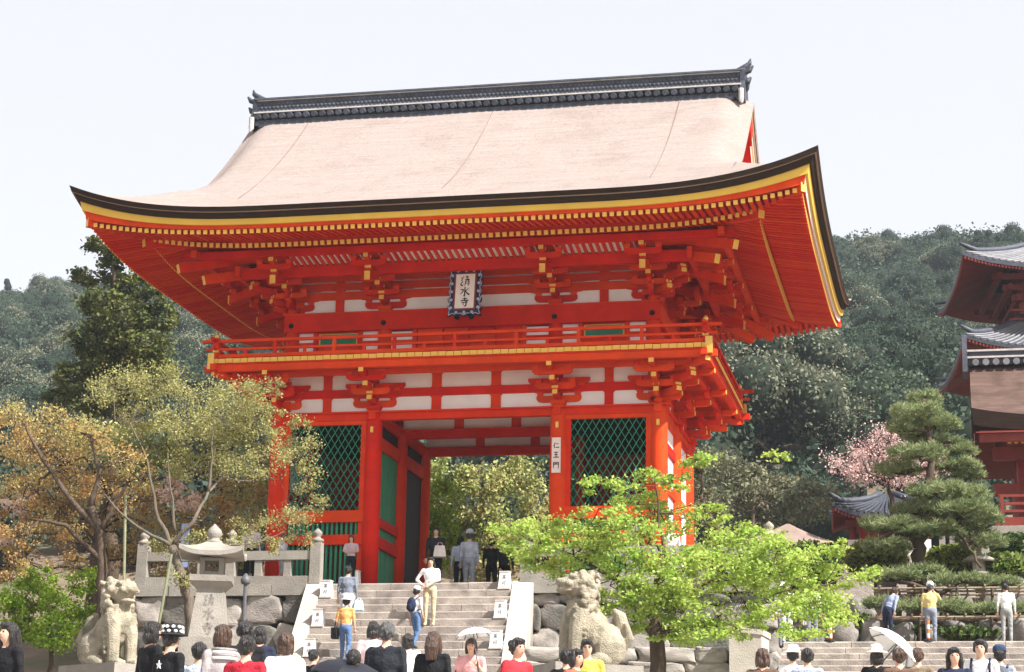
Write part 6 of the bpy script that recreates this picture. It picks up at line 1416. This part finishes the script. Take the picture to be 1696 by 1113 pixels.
parasol('wide black umbrella at the front of the crowd', h, Vector((c[0], h.y, c[2])), .46, mat('black_silk', (.012, .013, .02), .5, .1, 5))
# ---- on the stairs
def on_stairs(px, py, H):
    best = None
    for k in range(NST):
        y = PLY - .06 - TREAD * k + .14; p = atY(px, py, y); h = p[2] + RISE * k
        if best is None or abs(h - H) < abs(best[1] - H): best = ((p[0], y, -RISE * k), h)
    return best[0], min(H * 1.06, max(H * .94, best[1]))
pos, H = on_stairs(577, 938, 1.72); person('man in a grey sweatshirt and pale trousers climbing the stairs', pos, BACK + .1, H, (.17, .19, .24), (.62, .64, .66), 'black', 'short', fat=1.08, walk=.8, extra=held_bag((.42, .66, .74), -.30, .0, .72, (.12, .13, .13)))
pos, H = on_stairs(574, 990, 1.62); person('woman in an orange top, blue jeans and white hat climbing the stairs', pos, BACK, H, OR, JN, 'black', 'short', hat=('brim', WH), walk=1., sleeve='short', extra=shoulder_bag(BK, .27, .80))
pos, H = on_stairs(714, 924, 1.78); person('man in a white shirt and khaki trousers with a hand on his hip', pos, .1, H, WH, KH, 'black', 'short', arms=('hip', 'front'), shoes=(.5, .42, .3))
pos, H = on_stairs(690, 974, 1.60); person('person in a white cap with a navy backpack and jeans on the stairs', pos, BACK - .5, H, WH, JN, 'black', 'short', hat=('cap', WH), walk=1., sleeve='short', extra=backpack((.02, .03, .06)))
# ---- on the platform
def on_plat(px, py, Y): p = atY(px, py, Y); return (p[0], Y, 0.), min(1.82, max(1.4, p[2]))
for lb, px, py, Y, rz, tp, bt, hr, hs, kw in [
    ('woman in a mauve top with folded arms beside the gate pillar', 582, 897, -.9, .1, (.50, .38, .42), BK, 'brown', 'bob', dict(arms=('cross', 'cross'))),
    ('person in a dark suit carrying a white bag in the gate passage', 723, 862, .6, .2, (.02, .02, .028), BK, 'black', 'short', dict(arms=('stand', 'front'), extra=held_bag((.72, .66, .62), .12, -.24, 1.05, (.17, .13, .15)))),
    ('elderly visitor in a grey-blue jacket and hat walking through the gate', 778, 879, 1.4, BACK, (.42, .46, .54), (.30, .33, .38), 'grey', 'short', dict(hat=('brim', (.50, .52, .56)), walk=.6, fat=1.12)),
    ('person in pale blue beside the grey-blue jacket', 763, 889, 1.8, BACK + .2, (.50, .58, .70), NV, 'black', 'bob', dict(walk=.5)),
    ('person in black at the far side of the passage', 815, 893, 2.2, BACK, BK, BK, 'black', 'short', dict(walk=.5)),
    ('second person in black at the far side of the passage', 836, 893, 2.9, BACK, (.04, .035, .04), BK, 'black', 'bob', {}),
    ('visitor in a pale mauve jacket with a black bag behind the balustrade', 418, 862, -.9, .5, (.55, .50, .54), BK, 'black', 'short', dict(extra=shoulder_bag(BK, .27, .75))),
    ('visitor in pale grey passing the latticed bay', 470, 885, -.8, 1.4, (.52, .55, .60), (.35, .36, .4), 'grey', 'short', dict(walk=.6)),
    ('person in white behind the maple at the gate corner', 1112, 868, -.9, .3, WH, GY, 'black', 'short', {})]:
    pos, H = on_plat(px, py, Y); person(lb, pos, rz, H, tp, bt, hr, hs, **kw)
# ---- on the garden terrace
def on_terrace(px, py, Y, lo=1.45, hi=1.8): p = atY(px, py, Y); return (p[0], Y, TZ - .02), min(hi, max(lo, p[2] - TZ))
for lb, px, py, Y, rz, tp, bt, hr, hs, kw in [
    ('man in a yellow shirt and white cap looking at the rock garden', 1541, 999, -3.6, BACK, YE_, GY, 'grey', 'short', dict(hat=('cap', WH), arms=('face', 'stand'), fat=1.12)),
    ('bent-over visitor in a grey-blue shirt beside the rocks', 1470, 1020, -3.7, BACK - .7, (.26, .30, .42), NV, 'brown', 'short', dict(bend=.5)),
    ('man in a white shirt and black cap leaning on the trellis side', 1667, 1015, -3.5, BACK, WH, (.3, .3, .3), 'black', 'short', dict(hat=('cap', BK))),
    ('visitor in white with a sun hat behind the maple leaves', 1297, 967, -2.6, .4, WH, GY, 'black', 'short', dict(hat=('brim', WH))),
    ('dark-haired visitor in black behind the maple leaves', 1348, 972, -2.9, -.3, BK, BK, 'black', 'bob', {}),
    ('visitor in pale green behind the lower maple leaves', 1303, 1015, -3.8, .2, (.55, .62, .50), WH, 'black', 'bob', {}),
    ('visitor in a white shirt near the orange barrier post', 1345, 1018, -3.8, BACK, WH, GY, 'black', 'short', {})]:
    pos, H = on_terrace(px, py, Y); person(lb, pos, rz, H, tp, bt, hr, hs, **kw)
# ================================================================ AIR
hz = MB().box(-600, 600, -75, 560, -14, 135); hz_o = part('haze', hz, [], None); hz_o['kind'] = 'stuff'; hz_o['label'] = 'thin bluish spring haze over the hillside'
hm_ = bpy.data.materials.new('haze_air'); hm_.use_nodes = True; nt = hm_.node_tree; nt.nodes.remove(nt.nodes['Principled BSDF'])
pvn = nt.nodes.new('ShaderNodeVolumePrincipled'); pvn.inputs['Color'].default_value = (.80, .90, 1., 1); pvn.inputs['Density'].default_value = .00028; pvn.inputs['Anisotropy'].default_value = .2
nt.links.new(pvn.outputs[0], nt.nodes['Material Output'].inputs['Volume']); hz_o.data.materials.append(hm_)
